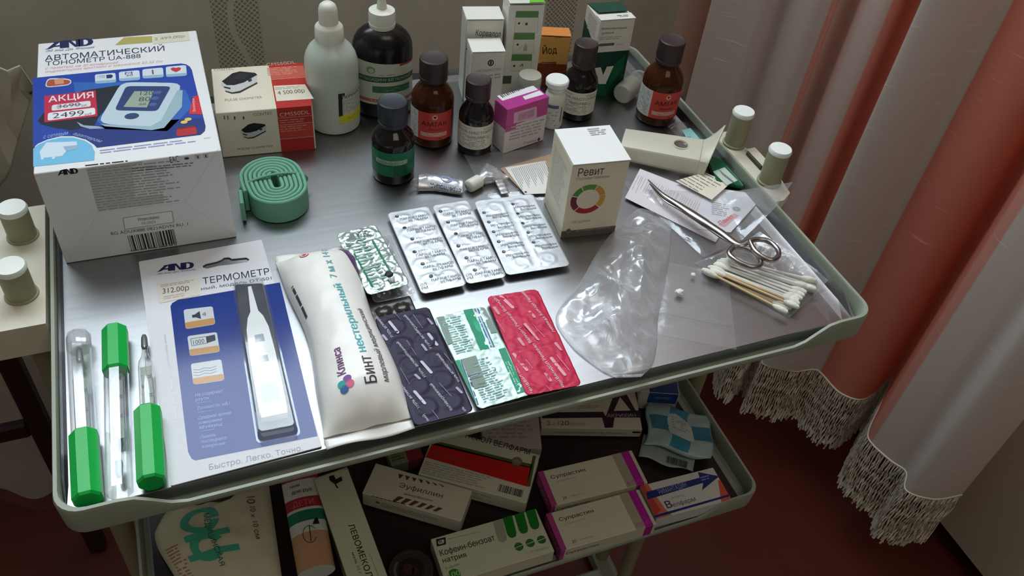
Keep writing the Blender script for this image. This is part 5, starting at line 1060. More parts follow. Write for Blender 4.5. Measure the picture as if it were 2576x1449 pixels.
MB().lathe([(0, 0), (.0030, .0004), (.0048, .002), (.0050, .0034), (.0040, .0044), (0, .0047)], 20, M=Matrix.Translation((-.003, .004, .005)) @ Matrix.Rotation(math.radians(65), 4, 'X') @ Matrix.Rotation(math.radians(25), 4, 'Y')).build('tablet_pocket', clear_pl, t)
A = G(1178, 470, ZS + .0062); Bp = G(1232, 440, ZS + .0062); d = Bp - A
Mx = Matrix.Translation(A) @ d.to_track_quat('Z', 'Y').to_matrix().to_4x4(); t = thing('ointment_tube', 'squeezed silver ointment tube with a white screw cap, beside the torn sachet', 'tube', M=Mx)
MB().lathe([(0, 0), (.0046, .0002), (.0056, .0010), (.0060, .0026), (.0060, .0135), (.0050, .0145)], 30, ribs=0).build('tube_cap', white_pl, t)
def tb_(u, v):
    a_ = 2 * PI * u; s_ = v; ln = .0140 + .024 * s_; rr = .0040 + .0042 * min(s_ * 2.2, 1); fl = 1 - .85 * max(0, (s_ - .25) / .75); ww = 1 + .75 * max(0, (s_ - .25) / .75)
    return Vector((rr * ww * math.cos(a_), rr * fl * math.sin(a_) + .0004 * math.sin(a_ * 5 + s_ * 20), ln))
b = MB(); b.grid(tb_, 24, 16); b.build('tube_body', mat('sachet_foil', (206, 208, 214)), t, fix=False)
c1 = Mx.inverted() @ G(1240, 428, ZS + .008); c2 = Mx.inverted() @ G(1272, 488, ZS + .003); dv = c2 - c1
up_ = (Mx.inverted().to_3x3() @ Vector((0, 0, 1))).normalized(); sd_ = dv.normalized().cross(up_)
b = MB(); b.grid(lambda u, v: c1 + dv * u + sd_ * (v - .5) * .0080 + up_ * (.0006 * math.sin(u * 40) + .002 * (1 - u)), 26, 4); b.build('crimped_end', mat('sachet_foil', (206, 208, 214)), t, solid=.0005, fix=False)

# ---- bags, paper inserts
def bag(label, corners, z, m, wr=.0012, seed=1, name='plastic_bag', zip_at=None, cat='bag', n=22, gap=.0008, group=None, lift=None):
    Q = [G(*p, z) for p in corners]; cen = sum(Q, Vector()) / len(Q); t = thing(name, label, cat, (cen.x, cen.y, z), group=group); L4 = [p - cen for p in Q]
    def sf(u, v, hgt=0):
        p = (L4[0] * (1 - u) + L4[1] * u) * (1 - v) + (L4[3] * (1 - u) + L4[2] * u) * v; e = min(u, 1 - u, v, 1 - v); k = min(e * 8, 1)
        zz = hgt * k + wr * k * (mnoise.noise(Vector((p.x * 45, p.y * 45, seed))) + .6 * abs(mnoise.noise(Vector((p.x * 110, p.y * 60, seed + 9)))))
        if lift: zz += lift(u, v)
        return Vector((p.x, p.y, max(zz, 0)))
    b = MB(); b.grid(lambda u, v: sf(u, v, gap + .0014), n, n); b.build('film_top', m, t, fix=False)
    b = MB(); b.grid(lambda u, v: Vector((*((L4[0] * (1 - u) + L4[1] * u) * (1 - v) + (L4[3] * (1 - u) + L4[2] * u) * v).xy, .0002 + (lift(u, v) if lift else 0))), n, n); b.build('film_bottom', m, t, fix=False)
    if zip_at:
        b = MB()
        for vv in zip_at: b.tube([sf(u / 14, vv, gap + .0018) for u in range(15)], .0005, 5)
        b.build('zip_seal', m, t)
    return t, L4, cen
def sheet_in(name, label, cat, corners, z, m, th=.0003, prn=None, part='sheet', curl=0.0):
    Q = [G(*p, z) for p in corners]; a = Q[0]; x = (Q[1] - Q[0]).normalized(); y = Vector((0, 0, 1)).cross(x); M = Matrix((x, y, Vector((0, 0, 1)))).transposed().to_4x4(); M.translation = a; t = thing(name, label, cat, M=M); Mi = M.inverted()
    b = MB(); b.prism([(Mi @ p).xy for p in Q], 0, th); b.build(part, m, t)
    if prn: P = Print(f_top(th)); prn(P, on_plane(t, (0, 0, th), (0, 0, 1), lambda p: (p.x / MM, p.y / MM))); P.build('printing', t)
    return t
z9 = zc(1000, 380, 5.7244)
bag('flat clear film bag lying under the silver tube and the brown card', ((1228, 500), (1400, 505), (1395, 372), (1166, 388)), ZS, film, seed=2, wr=.0005, gap=.0002, n=14)
sheet_in('brown_card', 'light brown cardboard insert under the tall beige-shaded carton', 'card', ((1322, 490), (1402, 486), (1385, 388), (1258, 424)), ZS + .0024, card((176, 148, 120)))
def pr_lab(P, q):
    for k in range(20): 
        a, b_ = (1640 + k * 25, 260 - k * 6), (1800 + k * 25 - (k % 4) * 22, 560 - k * 7 - (k % 4) * 36); P.line([q(*z9(*a)), q(*z9(*b_))], .42, (120, 118, 122), 1)
    a = q(*z9(1845, 590)); P.ell(a[0], a[1], 1.2, 1.2, (60, 60, 62), 1)
sheet_in('printed_slip', 'white printed slip lying on the brown card behind the ridged foil strip', 'paper', ((1320, 489), (1395, 486), (1372, 405), (1270, 422)), ZS + .0030, paper, prn=pr_lab)
# zip bag with a turquoise strip near the right rim
z4 = zc(1500, 280, 5.795)
bag('small zip bag holding a turquoise strip, in the right rear corner', ((1752, 395), (1850, 395), (1748, 288), (1676, 314)), ZS + .0006, film, seed=5, zip_at=(.86, .92), wr=.0016)
def pr_tur(P, q):
    for k, s_ in enumerate('2024'): tx(P, q, s_, z4(1330 + k * 42, 370 + k * 42), z4(1346 + k * 42, 386 + k * 42), z4(1358 + k * 42, 352 + k * 42), (60, 84, 90), 1)
    for k in range(5): a = q(*z4(1490 + 34 * k, 330 + 52 * k)); P.ell(a[0], a[1], .5, .5, (60, 84, 90), 1)
sheet_in('turquoise_strip', 'pale turquoise stamped strip inside the small zip bag', 'label', ((1742, 372), (1790, 380), (1750, 319), (1715, 328)), ZS + .0040, mat('turquoise_paper', (150, 206, 204), rough=.5), prn=pr_tur)
def pr_gp(P, q):
    pp(P, q, [(1700, 880), (1870, 815), (2060, 1010), (1900, 1080)], (190, 206, 196), 1, z4)
    for k in range(9): P.line([q(*z4(1790 + k * 24, 850 + k * 20)), q(*z4(1850 + k * 24, 940 + k * 18))], .45, (50, 70, 60), 2)
sheet_in('green_packet', 'dark green packet with a barcode, lying along the right rim', 'packet', ((1800, 462), (1868, 476), (1822, 405), (1775, 400)), ZS + .0030, mat('dark_green_film', (20, 92, 58), rough=.25), th=.004, prn=pr_gp)
# zip bag with leaflets
bag('large zip bag full of printed leaflets, under the scissors', ((1770, 648), (1930, 575), (1974, 510), (1560, 455)), ZS + .0010, film, seed=8, wr=.0020, n=26, lift=lambda u, v: .024 * max(0, u - .60) / .40)
def pr_l1(P, q):
    rn = random.Random(3)
    for k in range(44):
        x0, y0 = 1575 + k * 5.6 + rn.random() * 4, 452 + k * 2.6; l = 34 + rn.random() * 40
        P.line([q(x0 + 26, y0 - 14), q(x0 + 26 - l * .15 * 4 * .5, y0 - 14 + l * .6)], .28, (140, 136, 142), 1)
sheet_in('leaflet', 'white folded leaflet with dense print, under the scissors blades', 'leaflet', ((1572, 498), (1800, 610), (1855, 520), (1610, 425)), ZS + .0022, mat('leaflet_paper', (222, 216, 222), rough=.6), prn=pr_l1)
def pr_l2(P, q):
    a = q(1853, 526); P.ell(a[0], a[1], 3.6, 3.4, (120, 124, 128), 1); P.ell(a[0], a[1], 3.0, 2.8, (200, 204, 206), 2)
    for an in range(0, 360, 72): P.ell(a[0] + 1.8 * math.cos(math.radians(an)), a[1] + 1.6 * math.sin(math.radians(an)), .9, .8, (120, 124, 128), 3, 10)
    pp(P, q, [(1806, 566), (1845, 537), (1858, 542), (1824, 572)], (214, 168, 172), 1); tx(P, q, 'Пакет', (1815, 566), (1848, 546), (1810, 556), (190, 70, 80), 2, bold=.5); None
    sm(P, q, (1790, 540), (1835, 548), (1800, 508), 7, (170, 170, 176), 1, seed=5)
sheet_in('leaflet', 'white leaflet with a grey round emblem and a red stamp in the zip bag', 'leaflet', ((1740, 575), (1838, 585), (1922, 492), (1780, 470)), ZS + .0026, mat('leaflet_paper2', (224, 224, 232), rough=.5), prn=pr_l2)
def pr_l3(P, q):
    rn = random.Random(5)
    for r_ in range(7):
        y0 = 1010 + r_ * 22 - 20; sm(P, q, z4(1560 - r_ * 62, 905 + r_ * 17), z4(1890 - r_ * 66, 1085 + r_ * 17), z4(1576 - r_ * 62, 884 + r_ * 17), 1, (140, 128, 112), 1, seed=r_ + 2)
sheet_in('price_label', 'cream sticker with brown print on the leaflets behind the scissors', 'label', ((1700, 455), (1790, 503), (1838, 461), (1772, 434)), ZS + .0060, mat('sticker_cream', (226, 220, 204), rough=.5), prn=pr_l3)
# milky trough-like plastic holder
A, Bp = G(1552, 408, ZS), G(1748, 452, ZS); ax = (Bp - A); La = ax.length; x = ax.normalized(); y = Vector((0, 0, 1)).cross(x); M = Matrix((x, y, Vector((0, 0, 1)))).transposed().to_4x4(); M.translation = Vector((A.x, A.y, ZS + .0035))
t = thing('plastic_holder', 'milky plastic trough-shaped holder with a round hole and a raised pointed lip', 'holder', M=M)
def trough(u, v):
    wd = .034 + .006 * u; ang = PI * v; yy = wd * (.5 - .5 * math.cos(ang)) + .004; hh = (.019 + .003 * u) * math.sin(ang) ** .55 if v < .5 else (.019 + .003 * u) * (1 - ((v - .5) * 2) ** 3)
    if v < .5: hh = (.019 + .003 * u) * (1 - ((.5 - v) * 2) ** 6)
    yy = .001 + wd * (v ** 1.0)
    zz = hh
    if v < .22: zz = (.012 + .003 * u) * (v / .22) ** .8; yy = .001 + wd * .10 * (v / .22)
    else: yy = .001 + wd * (.10 + .90 * (v - .22) / .78); zz = (.012 + .003 * u) + .002 * math.sin((v - .22) / .78 * PI)
    return Vector((u * La, yy, zz))
hc_ = (.73, .62)
hp = mat('milky_white_plastic', (212, 208, 192), rough=.35, trans=.10, var=.02)
b = MB(); b.grid(trough, 60, 44, skip=lambda u, v: ((u - hc_[0]) * La / .0072) ** 2 + ((v - hc_[1]) * .038 / .0072) ** 2 < 1); b.build('trough_shell', hp, t, solid=.0014, fix=False)
b = MB(); cpt = trough(*hc_); b.tube([(cpt.x + .0078 * math.cos(a_), cpt.y + .0074 * math.sin(a_), cpt.z) for a_ in [2 * PI * k / 28 for k in range(28)]], .0013, 6, closed=True); b.lathe([(.0074, -.012), (.0074, 0)], 24, M=Matrix.Translation(cpt)) if False else None; b.build('hole_rim', hp, t)
def lip(u, v):
    p = trough(1, v); g = u; r_ = v ** 2
    return Vector((p.x + .016 * g * (.4 + .6 * v), p.y + .004 * g * v, p.z * (1 - .1 * g) + .004 * g + (.016 * v ** 2.2) * g ** 1.5 - .004 * g * (1 - v)))
b = MB(); b.grid(lip, 14, 24); b.build('raised_lip', hp, t, solid=.0014, fix=False)
# ---- curved scissors
t0 = G(1740, 545, ZS + .006); t = thing('curved_scissors', 'steel scissors with curved blades lying on the zip bag of leaflets', 'scissors', (t0.x, t0.y, ZS + .006))
def half(pix, ring, rr, side):
    zb_ = .0016 * side + .0034; nP = len(pix) - 1; zz_ = [zb_ + .0095 * (i / nP) for i in range(nP + 1)]; zl = zz_[-1]; P_ = [G(*p, ZS + .006 + z_) - t0 for p, z_ in zip(pix, zz_)]; P_ = [Vector((p.x, p.y, z_)) for p, z_ in zip(P_, zz_)]; pts_ = cr([tuple(p) for p in P_], 6); n_ = len(pts_)
    rad = [.0006 + .0034 * min(1, (i / n_) / .45) if i / n_ < .55 else .0036 - .0012 * ((i / n_) - .55) / .45 for i in range(n_)]
    b = MB(); b.tube(pts_, rad, 10, flat=.50)
    c_ = [G(*p, ZS + .006 + zl) - t0 for p in ring]; c_ = cr([(p.x, p.y, zl) for p in c_] + [(c_[0].x, c_[0].y, zl)], 5)[:-1]
    b.tube(c_, .0023, 10, closed=True); b.build('scissor_half', chrome, t)
z10 = zc(1500, 200, 2.2286)
half([z10(290, 562), z10(370, 640), z10(470, 705), z10(560, 765), z10(700, 855), z10(800, 925), z10(858, 905)], [z10(*p) for p in ((858, 905), (905, 896), (960, 905), (1010, 945), (1022, 985), (990, 1012), (940, 1000), (888, 960))], 0, 1)
half([z10(300, 585), z10(380, 672), z10(480, 728), z10(560, 775), z10(690, 868), z10(775, 925), z10(768, 940)], [z10(*p) for p in ((768, 940), (820, 940), (875, 965), (918, 1010), (912, 1045), (860, 1048), (790, 1020), (742, 975))], 0, -1)
sp = G(*z10(556, 766), ZS + .0155) - t0; MB().lathe([(0, .0005), (.0022, .0005), (.0026, .0013), (.0020, .0020), (0, .0021)], 16, M=Matrix.Translation((sp.x, sp.y, .0088))).build('pivot_screw', chrome, t)
# ---- cotton swabs in a clear bag
bag('clear bag holding a bundle of cotton swabs, at the front right corner', ((1985, 800), (2075, 722), (1905, 600), (1745, 662)), ZS + .0004, film, seed=11, wr=.0016, gap=.010, n=24, lift=lambda u, v: .008 * max(0, u - .7) / .3)
cot = mat('cotton_wool', (234, 232, 220), rough=.95, var=.02, bump=.5, bscale=500); stick_w = mat('wooden_stick', (214, 186, 144), rough=.6, var=.15, scale=40); stick_p = mat('white_stick', (232, 230, 222), rough=.4)
rn = random.Random(12); tip0 = None; prot = {}
def swab(a, b_, woody, label):
    d = b_ - a; M = Matrix.Translation(a) @ d.to_track_quat('Z', 'Y').to_matrix().to_4x4(); t = thing('cotton_swab', label, 'swab', M=M, group='cotton swabs in the clear bag' + (', tan sticks' if woody else ', white sticks')); L_ = .075
    if woody not in prot:
        s_ = MB().lathe([(.0010, 0.002), (.0010, L_ - .002)], 8).build('stick', stick_w if woody else stick_p, t); c_ = MB().lathe([(0, -.001), (.0016, 0), (.0024, .003), (.0025, .006), (.0020, .010), (.0011, .0125)], 12).build('cotton_tip', cot, t)
        d_ = bpy.data.objects.new('cotton_tip', c_.data); C.objects.link(d_); d_.parent = t; d_.location = (0, 0, L_); d_.rotation_euler = (PI, 0, 0); prot[woody] = (s_, c_, d_)
    else:
        for o_ in prot[woody]: k = o_.copy(); C.objects.link(k); k.parent = t
zb = [0.0030, .0078, .0124]
for k in range(22):
    f = (k % 11) / 10.0; lay = k // 11; woody = (k % 11) < 4 if lay == 0 else (k % 11) < 3
    pa = Vector((1772 + 62 * f, 682 - 34 * f)); pb = Vector((2000 + 52 * f, 786 - 76 * f)); jx, jy = rn.uniform(-11, 11), rn.uniform(-4, 4)
    z_ = ZS + zb[lay] + rn.uniform(-.0003, .0003); a = G(pa.x + jx, pa.y + jy, z_); b_ = G(pb.x + jx, pb.y + rn.uniform(-9, 9), z_)
    swab(a, b_, woody, 'cotton swab with a tan wooden stick, in the clear bag at the front right' if woody else 'cotton swab with a white plastic stick, in the clear bag at the front right')
# ---- empty film bags and crumbs
LB = [(1600, 530), (1520, 610), (1455, 720), (1398, 796), (1432, 866), (1500, 925), (1548, 952)]; RB = [(1690, 560), (1684, 640), (1672, 720), (1656, 800), (1652, 870), (1640, 920), (1612, 950)]
LBw = cr([tuple(G(*p, ZS)) for p in LB], 6); RBw = cr([tuple(G(*p, ZS)) for p in RB], 6); nB = len(LBw) - 1
cen = (LBw[nB // 2] + RBw[nB // 2]) / 2
t = thing('plastic_bag', 'crumpled empty milky bag puffed up beside the crimson strip', 'bag', (cen.x, cen.y, ZS))
def crump(u, v, h):
    i = min(int(v * nB), nB - 1); f = v * nB - i; p = (LBw[i].lerp(LBw[i + 1], f)).lerp(RBw[i].lerp(RBw[i + 1], f), u); e = min(u, 1 - u) * 2; k = (math.sin(PI * min(v + .06, 1)) ** .6) * e ** .6
    r1 = 1 - 2.2 * abs(mnoise.noise(Vector((p.x * 30, p.y * 22, h)))); r2 = 1 - 2.0 * abs(mnoise.noise(Vector((p.x * 75 + 3, p.y * 60, h))))
    lipz = .0 if p.y > .014 else .0
    return Vector((p.x - cen.x, p.y - cen.y, .0008 + h * k * (.40 + .55 * r1 + .16 * r2) + .0010 * mnoise.noise(Vector((p.x * 170, p.y * 170, 2))) * k))
crm = clear('crumpled_film', .27, .55, .22, .45, .5, 45)
b = MB(); b.grid(lambda u, v: crump(u, v, .024), 110, 150); b.build('film_top', crm, t, fix=False); b = MB(); b.grid(lambda u, v: crump(u, v, .002), 24, 30); b.build('film_bottom', crm, t, fix=False)
b = MB(); b.tube([crump(.05 + .9 * k / 20, .86 + .04 * math.sin(k / 20 * PI), .024) + Vector((0, 0, .0006)) for k in range(21)], .0007, 5); b.build('heat_seal', crm, t)
bag('flat empty zip bag with white dust, left of the cotton swabs', ((1640, 838), (1853, 880), (1832, 694), (1664, 655)), ZS, clear('dusty_film', .09, .35, .2, .5, .4, 50), seed=14, wr=.0005, zip_at=(.26, .30), gap=.0003, n=16)
def crumb(label, p, s):
    c_ = G(*p, ZS + .003); t = thing('tablet_crumb', label, 'crumb', (c_.x, c_.y, ZS + .0028)); bm = bmesh.new(); bmesh.ops.create_icosphere(bm, subdivisions=2, radius=s)
    for v in bm.verts: v.co *= 1 + .35 * mnoise.noise(v.co * 420 + Vector((p[0], 0, 0))); v.co.z = v.co.z * .7 + s * .55
    b = MB(); b.add([v.co.copy() for v in bm.verts], [[v.index for v in f.verts] for f in bm.faces]); bm.free(); b.build('crumb_piece', paper, t)
crumb('larger white tablet crumb on the flat zip bag', (1709, 738), .0034); crumb('smaller white tablet crumb on the flat zip bag, nearer the swabs', (1743, 693), .0021)
# ================================================================== OBJECTS ON THE LOWER TRAY
ZL = -0.2976
def flat_box(name, label, FL, FR, BL, h, col, w=None, d=None, z0=None, lid=None, group=None):
    z0 = ZL if z0 is None else z0; zt = z0 + h; a, b_, c_ = G(*FL, zt), G(*FR, zt), G(*BL, zt); x = b_ - a; rz = math.atan2(x.y, x.x); w = w or x.length; n = Vector((-math.sin(rz), math.cos(rz), 0)); d = d or (c_ - a).dot(n)
    t = carton(name, label, 'box', Vector((a.x, a.y, z0)), rz, w, d, h, col, lid, group); return t, w, d, h
z11 = zc(1000, 940, 2.7116); MAG = (176, 30, 146)
def suprastin(label, FL, FR, BL, dy):
    t, w, d, h = flat_box('tablet_carton', label, FL, FR, BL, .018, (206, 202, 180), d=.0415); W_, D_ = w / MM, d / MM
    P = Print(f_top(h)); P.rect(W_ * .78, 0, W_ * .12, D_, (166, 160, 140), 0); P.rect(W_ * .88, 0, W_ * .085, D_, MAG, 1); P.rect(0, 0, W_ * .055, D_, (168, 64, 128), 1)
    P.text('Супрастин', W_ * .10, D_ * .72, 3.8, (44, 40, 38), 1, w=W_ * .36, bold=.6); P.text('хлоропирамин', W_ * .13, D_ * .60, 1.5, (150, 146, 130), 1, w=W_ * .22); P.text('20', W_ * .13, D_ * .10, 3.4, (44, 40, 38), 1, bold=.4); P.text('таблеток', W_ * .21, D_ * .12, 1.8, (140, 136, 122), 1, w=W_ * .14); P.text('EGIS', W_ * .80, D_ * .06, 4.2, (206, 70, 176), 2, w=W_ * .16, bold=.5); P.build('printing', t)
    P = Print(f_front(w, h)); P.text('Супрастин', W_ * .06, 8, 3.6, (44, 40, 38), 1, w=W_ * .34, bold=.6); P.rect(0, 0, W_ * .04, h * 1000, (168, 64, 128), 1); P.rect(W_ * .88, 0, W_ * .085, h * 1000, MAG, 1); P.build('printing', t)
    P = Print(f_left(d)); P.rect(0, 0, D_, h * 1000, (168, 64, 128), 0); P.small(4, 4, D_ - 8, 9, 3, (220, 180, 206), 1); P.build('printing', t)
    return t
suprastin('white and magenta carton lettered in black, the rear one of the matching pair', (1388, 1274), (1630, 1214), (1350, 1192), 0)
suprastin('white and magenta carton lettered in black, the front one of the matching pair', (1412, 1386), (1652, 1318), (1372, 1300), 0)
# caffeine carton
t, w, d, h = flat_box('tablet_box', 'white carton with three green bars and dots, at the front edge of the lower tray', (1122, 1470), (1395, 1386), (1083, 1356), .019, (206, 204, 180)); W_, D_ = w / MM, d / MM
P = Print(f_top(h)); q = q_top(t, h)
pr(P, q, (268, 1180), (330, 1165), (328, 1115), (262, 1130), .6, (36, 36, 32), 1, z11); pr(P, q, (278, 1168), (320, 1157), (318, 1128), (274, 1140), 2, (200, 198, 178), 2, z11); tx(P, q, 'К', (288, 1160), (310, 1154), (286, 1138), (36, 36, 32), 3, bold=1, z=z11)
sm(P, q, (340, 1135), (580, 1080), (338, 1125), 1, (160, 158, 138), 1, z11, 2, rag=.02); tx(P, q, 'Кофеин-бензоат', (295, 1245), (668, 1135), (290, 1205), (40, 38, 34), 1, bold=.5, z=z11); tx(P, q, 'натрия', (312, 1292), (472, 1250), (306, 1258), (40, 38, 34), 1, bold=.5, z=z11); tx(P, q, 'Кофеин', (330, 1338), (425, 1305), (328, 1320), (130, 128, 110), 1, z=z11)
GR = (30, 120, 34)
for k, (x, y, c_) in enumerate(((650, 1010, (160, 160, 140)), (716, 985, GR), (795, 962, GR), (872, 940, GR))):
    pp(P, q, [(x, y), (x + 66, y - 18), (x + 95, y + 105 - k * 6), (x + 92, y + 130 - k * 6), (x + 70, y + 142 - k * 6), (x + 48, y + 138 - k * 6), (x + 32, y + 118 - k * 6)], c_, 1, z11)
for x, y in ((828, 1180), (905, 1155), (982, 1132)):
    a = q(*z11(x, y)); P.ell(a[0], a[1], 4.4, 4.4, (54, 112, 54), 1); P.line([(a[0] - 4.4, a[1] - .5), (a[0] + 4.4, a[1] + .5)], .7, (206, 204, 180), 2)
a = q(*z11(388, 1372)); P.ell(a[0], a[1], 6.0, 6.0, (44, 140, 44), 1); tx(P, q, '100', (352, 1392), (430, 1372), (350, 1358), (210, 220, 190), 2, bold=.3, z=z11); tx(P, q, '10 таблеток', (905, 1225), (1035, 1190), (903, 1208), (150, 148, 130), 1, z=z11); P.build('printing', t)
# rimantadine carton
t, w, d, h = flat_box('tablet_box', 'white carton with a dark blue arrow and red corners on the lower tray', (1652, 1306), (1840, 1256), (1621, 1219), .017, (206, 206, 200)); P = Print(f_top(h)); q = q_top(t, h); NB = (26, 46, 116); W_, D_ = w / MM, d / MM
P.poly([(0, 0), (W_ * .20, 0), (W_ * .16, 8), (W_ * .10, D_), (0, D_)], (206, 110, 90), 0); P.poly([(0, 4), (W_ * .10, 8), (W_ * .05, D_), (0, D_)], (196, 66, 54), 1); P.poly([(W_ * .86, 0), (W_, 0), (W_, D_ * .6), (W_ * .97, D_ * .6)], (204, 86, 66), 0)
pp(P, q, [(1705, 860), (2085, 745), (2078, 795), (2195, 700), (2050, 672), (2060, 710), (1698, 808)], NB, 2, z11); tx(P, q, 'РИМАНТАДИН', (1790, 826), (1978, 770), (1788, 790), (150, 160, 200), 3, bold=.5, z=z11); sm(P, q, (2078, 735), (2140, 718), (2072, 700), 2, (130, 140, 190), 3, z11)
tx(P, q, '20 таблеток', (1872, 855), (1955, 832), (1870, 842), (140, 138, 130), 2, z=z11); tx(P, q, 'В', (1842, 920), (1880, 908), (1838, 870), (60, 60, 76), 2, bold=1, z=z11); tx(P, q, 'елфарм', (1885, 910), (2038, 866), (1882, 880), (84, 84, 96), 2, bold=.2, z=z11); pp(P, q, [(1755, 985), (2262, 838), (2258, 824), (1750, 968)], NB, 1, z11); P.build('printing', t)
# paracetamol carton
z12 = zc(300, 1050, 2.862)
t, w, d, h = flat_box('tablet_box', 'white carton with a broad red stripe, barcode and grey seal', (1052, 1192), (1324, 1266), (1100, 1062), .020, (206, 202, 182), d=.060); P = Print(f_top(h)); q = q_top(t, h); W_, D_ = w / MM, d / MM
pp(P, q, [(190, 570), (880, 770), (915, 640), (240, 470)], (196, 30, 26), 1, z11); pp(P, q, [(225, 480), (915, 645), (922, 620), (235, 452)], (84, 96, 50), 1, z11); pp(P, q, [(880, 770), (905, 770), (945, 560), (922, 560)], (84, 96, 50), 1, z11)
tx(P, q, 'ПАРАЦЕТАМОЛ ВЕЛФАРМ', (250, 378), (900, 555), (265, 345), (56, 50, 44), 1, bold=.6, z=z11); a = q(*z11(815, 600)); P.ell(a[0], a[1], 5.6, 5.6, (96, 92, 80), 2); P.ell(a[0], a[1], 4.9, 4.9, (120, 114, 100), 3); P.small(a[0] - 3.5, a[1] - 1, 7, 3, 2, (170, 164, 146), 4)
sm(P, q, (160, 680), (640, 800), (185, 590), 6, (170, 164, 148), 1, z11, 3); sm(P, q, (240, 560), (520, 630), (255, 520), 3, (180, 60, 50), 2, z11, 5)
A_, B_ = q(*z11(680, 800)), q(*z11(845, 845)); P.bars(min(A_[0], B_[0]), min(A_[1], B_[1]) , abs(B_[0] - A_[0]), 8.5, (40, 38, 34), 2); P.build('printing', t)
P = Print(f_front(w, h)); P.small(8, 4, W_ - 40, 11, 3, (160, 154, 138), 0); P.build('printing', t)
# euphyllin carton
t, w, d, h = flat_box('tablet_box', 'white carton with brown lettering and slanted brown strokes, left of the red-striped carton', (911, 1240), (1160, 1312), (953, 1167), .0205, (204, 198, 178), group=None); P = Print(f_top(h)); q = q_top(t, h)
tx(P, q, 'Эуфиллин', (2012, 500), (2325, 582), (2025, 470), (110, 72, 66), 1, bold=.5, z=z12); tx(P, q, 'аминофиллин', (2045, 555), (2255, 608), (2050, 540), (90, 60, 56), 1, bold=.4, z=z12); sm(P, q, (1815, 572), (2060, 635), (1820, 560), 1, (80, 60, 54), 1, z12, 4, rag=.02)
for k in range(7): pp(P, q, [(2010 + k * 48, 405 + k * 12), (2048 + k * 46, 416 + k * 12), (2020 + k * 54, 440 + k * 10), (2015 + k * 52, 440 + k * 10)], (96, 56, 52), 1, z12)
for k in range(6): pp(P, q, [(2010 + k * 58, 566 + k * 16), (2050 + k * 56, 578 + k * 16), (1990 + k * 58, 608 + k * 14), (1965 + k * 58, 602 + k * 14)], (96, 56, 52), 1, z12)
P.build('printing', t); P = Print(f_front(w, h)); P.small(20, 6, 60, 8, 3, (150, 140, 124), 0); P.rect(14, 10, 4, 3, (110, 70, 64), 1); P.build('printing', t)
# ointment carton, long
t, w, d, h = flat_box('ointment_box', 'long cream carton with a green side and black lettering, running off the bottom of the picture', (872, 1449), (972, 1449), (790, 1204), .024, (206, 204, 174), w=.033, d=.150) if False else (None,) * 4
a, b_, e_ = G(790, 1204, ZL + .024), G(873, 1176, ZL + .024), G(872, 1449, ZL + .024); yv = (a - e_).normalized(); xv = yv.cross(Vector((0, 0, 1))); rz = math.atan2(xv.y, xv.x); w, d, h = .034, .136, .024; og = a - yv * d
t = carton('ointment_box', 'long cream carton with a green side and black lettering', 'box', Vector((og.x, og.y, ZL)), rz, w, d, h, (206, 204, 176)); P = Print(f_top(h)); q = q_top(t, h)
pp(P, q, [(1508, 425), (1545, 415), (1560, 445), (1600, 425), (1608, 455), (1560, 480), (1578, 505), (1568, 512), (1548, 478), (1515, 455)], (30, 32, 24), 1, z12)
tx(P, q, 'ЛЕВОМЕКОЛЬ', (1648, 775), (1800, 1200), (1690, 770), (40, 44, 30), 1, bold=.7, z=z12); tx(P, q, 'мазь 25 г', (1672, 975), (1730, 1130), (1690, 970), (50, 54, 38), 1, bold=.6, z=z12); tx(P, q, 'Levomecolum', (1800, 985), (1862, 1140), (1812, 985), (120, 120, 96), 1, z=z12); pp(P, q, [(1405, 440), (1640, 358), (1644, 366), (1410, 450)], (180, 176, 150), 1, z12); P.build('printing', t)
P = Print(f_left(d)); P.rect(8, 8, 138, 5, (64, 96, 30), 0); P.rect(2, 13.5, 148, 7, (176, 186, 110), 0); P.small(60, 14.5, 60, 4, 2, (90, 110, 60), 1); P.build('printing', t)
# hand cream tube
M, w_, h_ = quad_frame((752, 1470), (835, 1449), (672, 1235), ZL + .002); w_ = .034; h_ = .125
t = thing('cream_tube', 'red and white squeezed cream tube, left of the long cream carton', 'tube', M=M)
def ct(u, v):
    a_ = 2 * PI * u; f = 1 - v; return Vector((w_ / 2 + (w_ / 2) * (1 + .06 * v) * math.cos(a_), v * h_, .013 + (.0015 + .0105 * min(1, f * 1.3)) * math.sin(a_)))
cm = bpy.data.materials.new('x') if False else None
b = MB(); rows = [i / 40 for i in range(41)]; cols_ = []
R = [[ct(u / 36, v) for u in range(36)] for v in rows]
mats_ = [mat('tube_white', (212, 214, 206), rough=.35), mat('tube_red', (176, 36, 56), rough=.35), mat('tube_teal', (30, 120, 98), rough=.35), mat('tube_skin', (196, 150, 116), rough=.35)]
for i in range(40):
    v = (i + .5) / 40; mi = 1 if v > .80 or .52 < v < .63 else (2 if .40 < v < .49 else (3 if v < .30 else 0)); b.loops([R[i], R[i + 1]], mi)
b.add(R[0], [list(range(36))]); b.add(R[-1], [list(range(36))], 1); b.build('tube_body', mats_, t)
def f_tube(u, v, qq): a_ = PI / 2 - u * MM / (w_ / 2); p = ct((a_ / (2 * PI)) % 1, min(v * MM / h_, 1)); return p + Vector((0, 0, qq * MM + .0003))
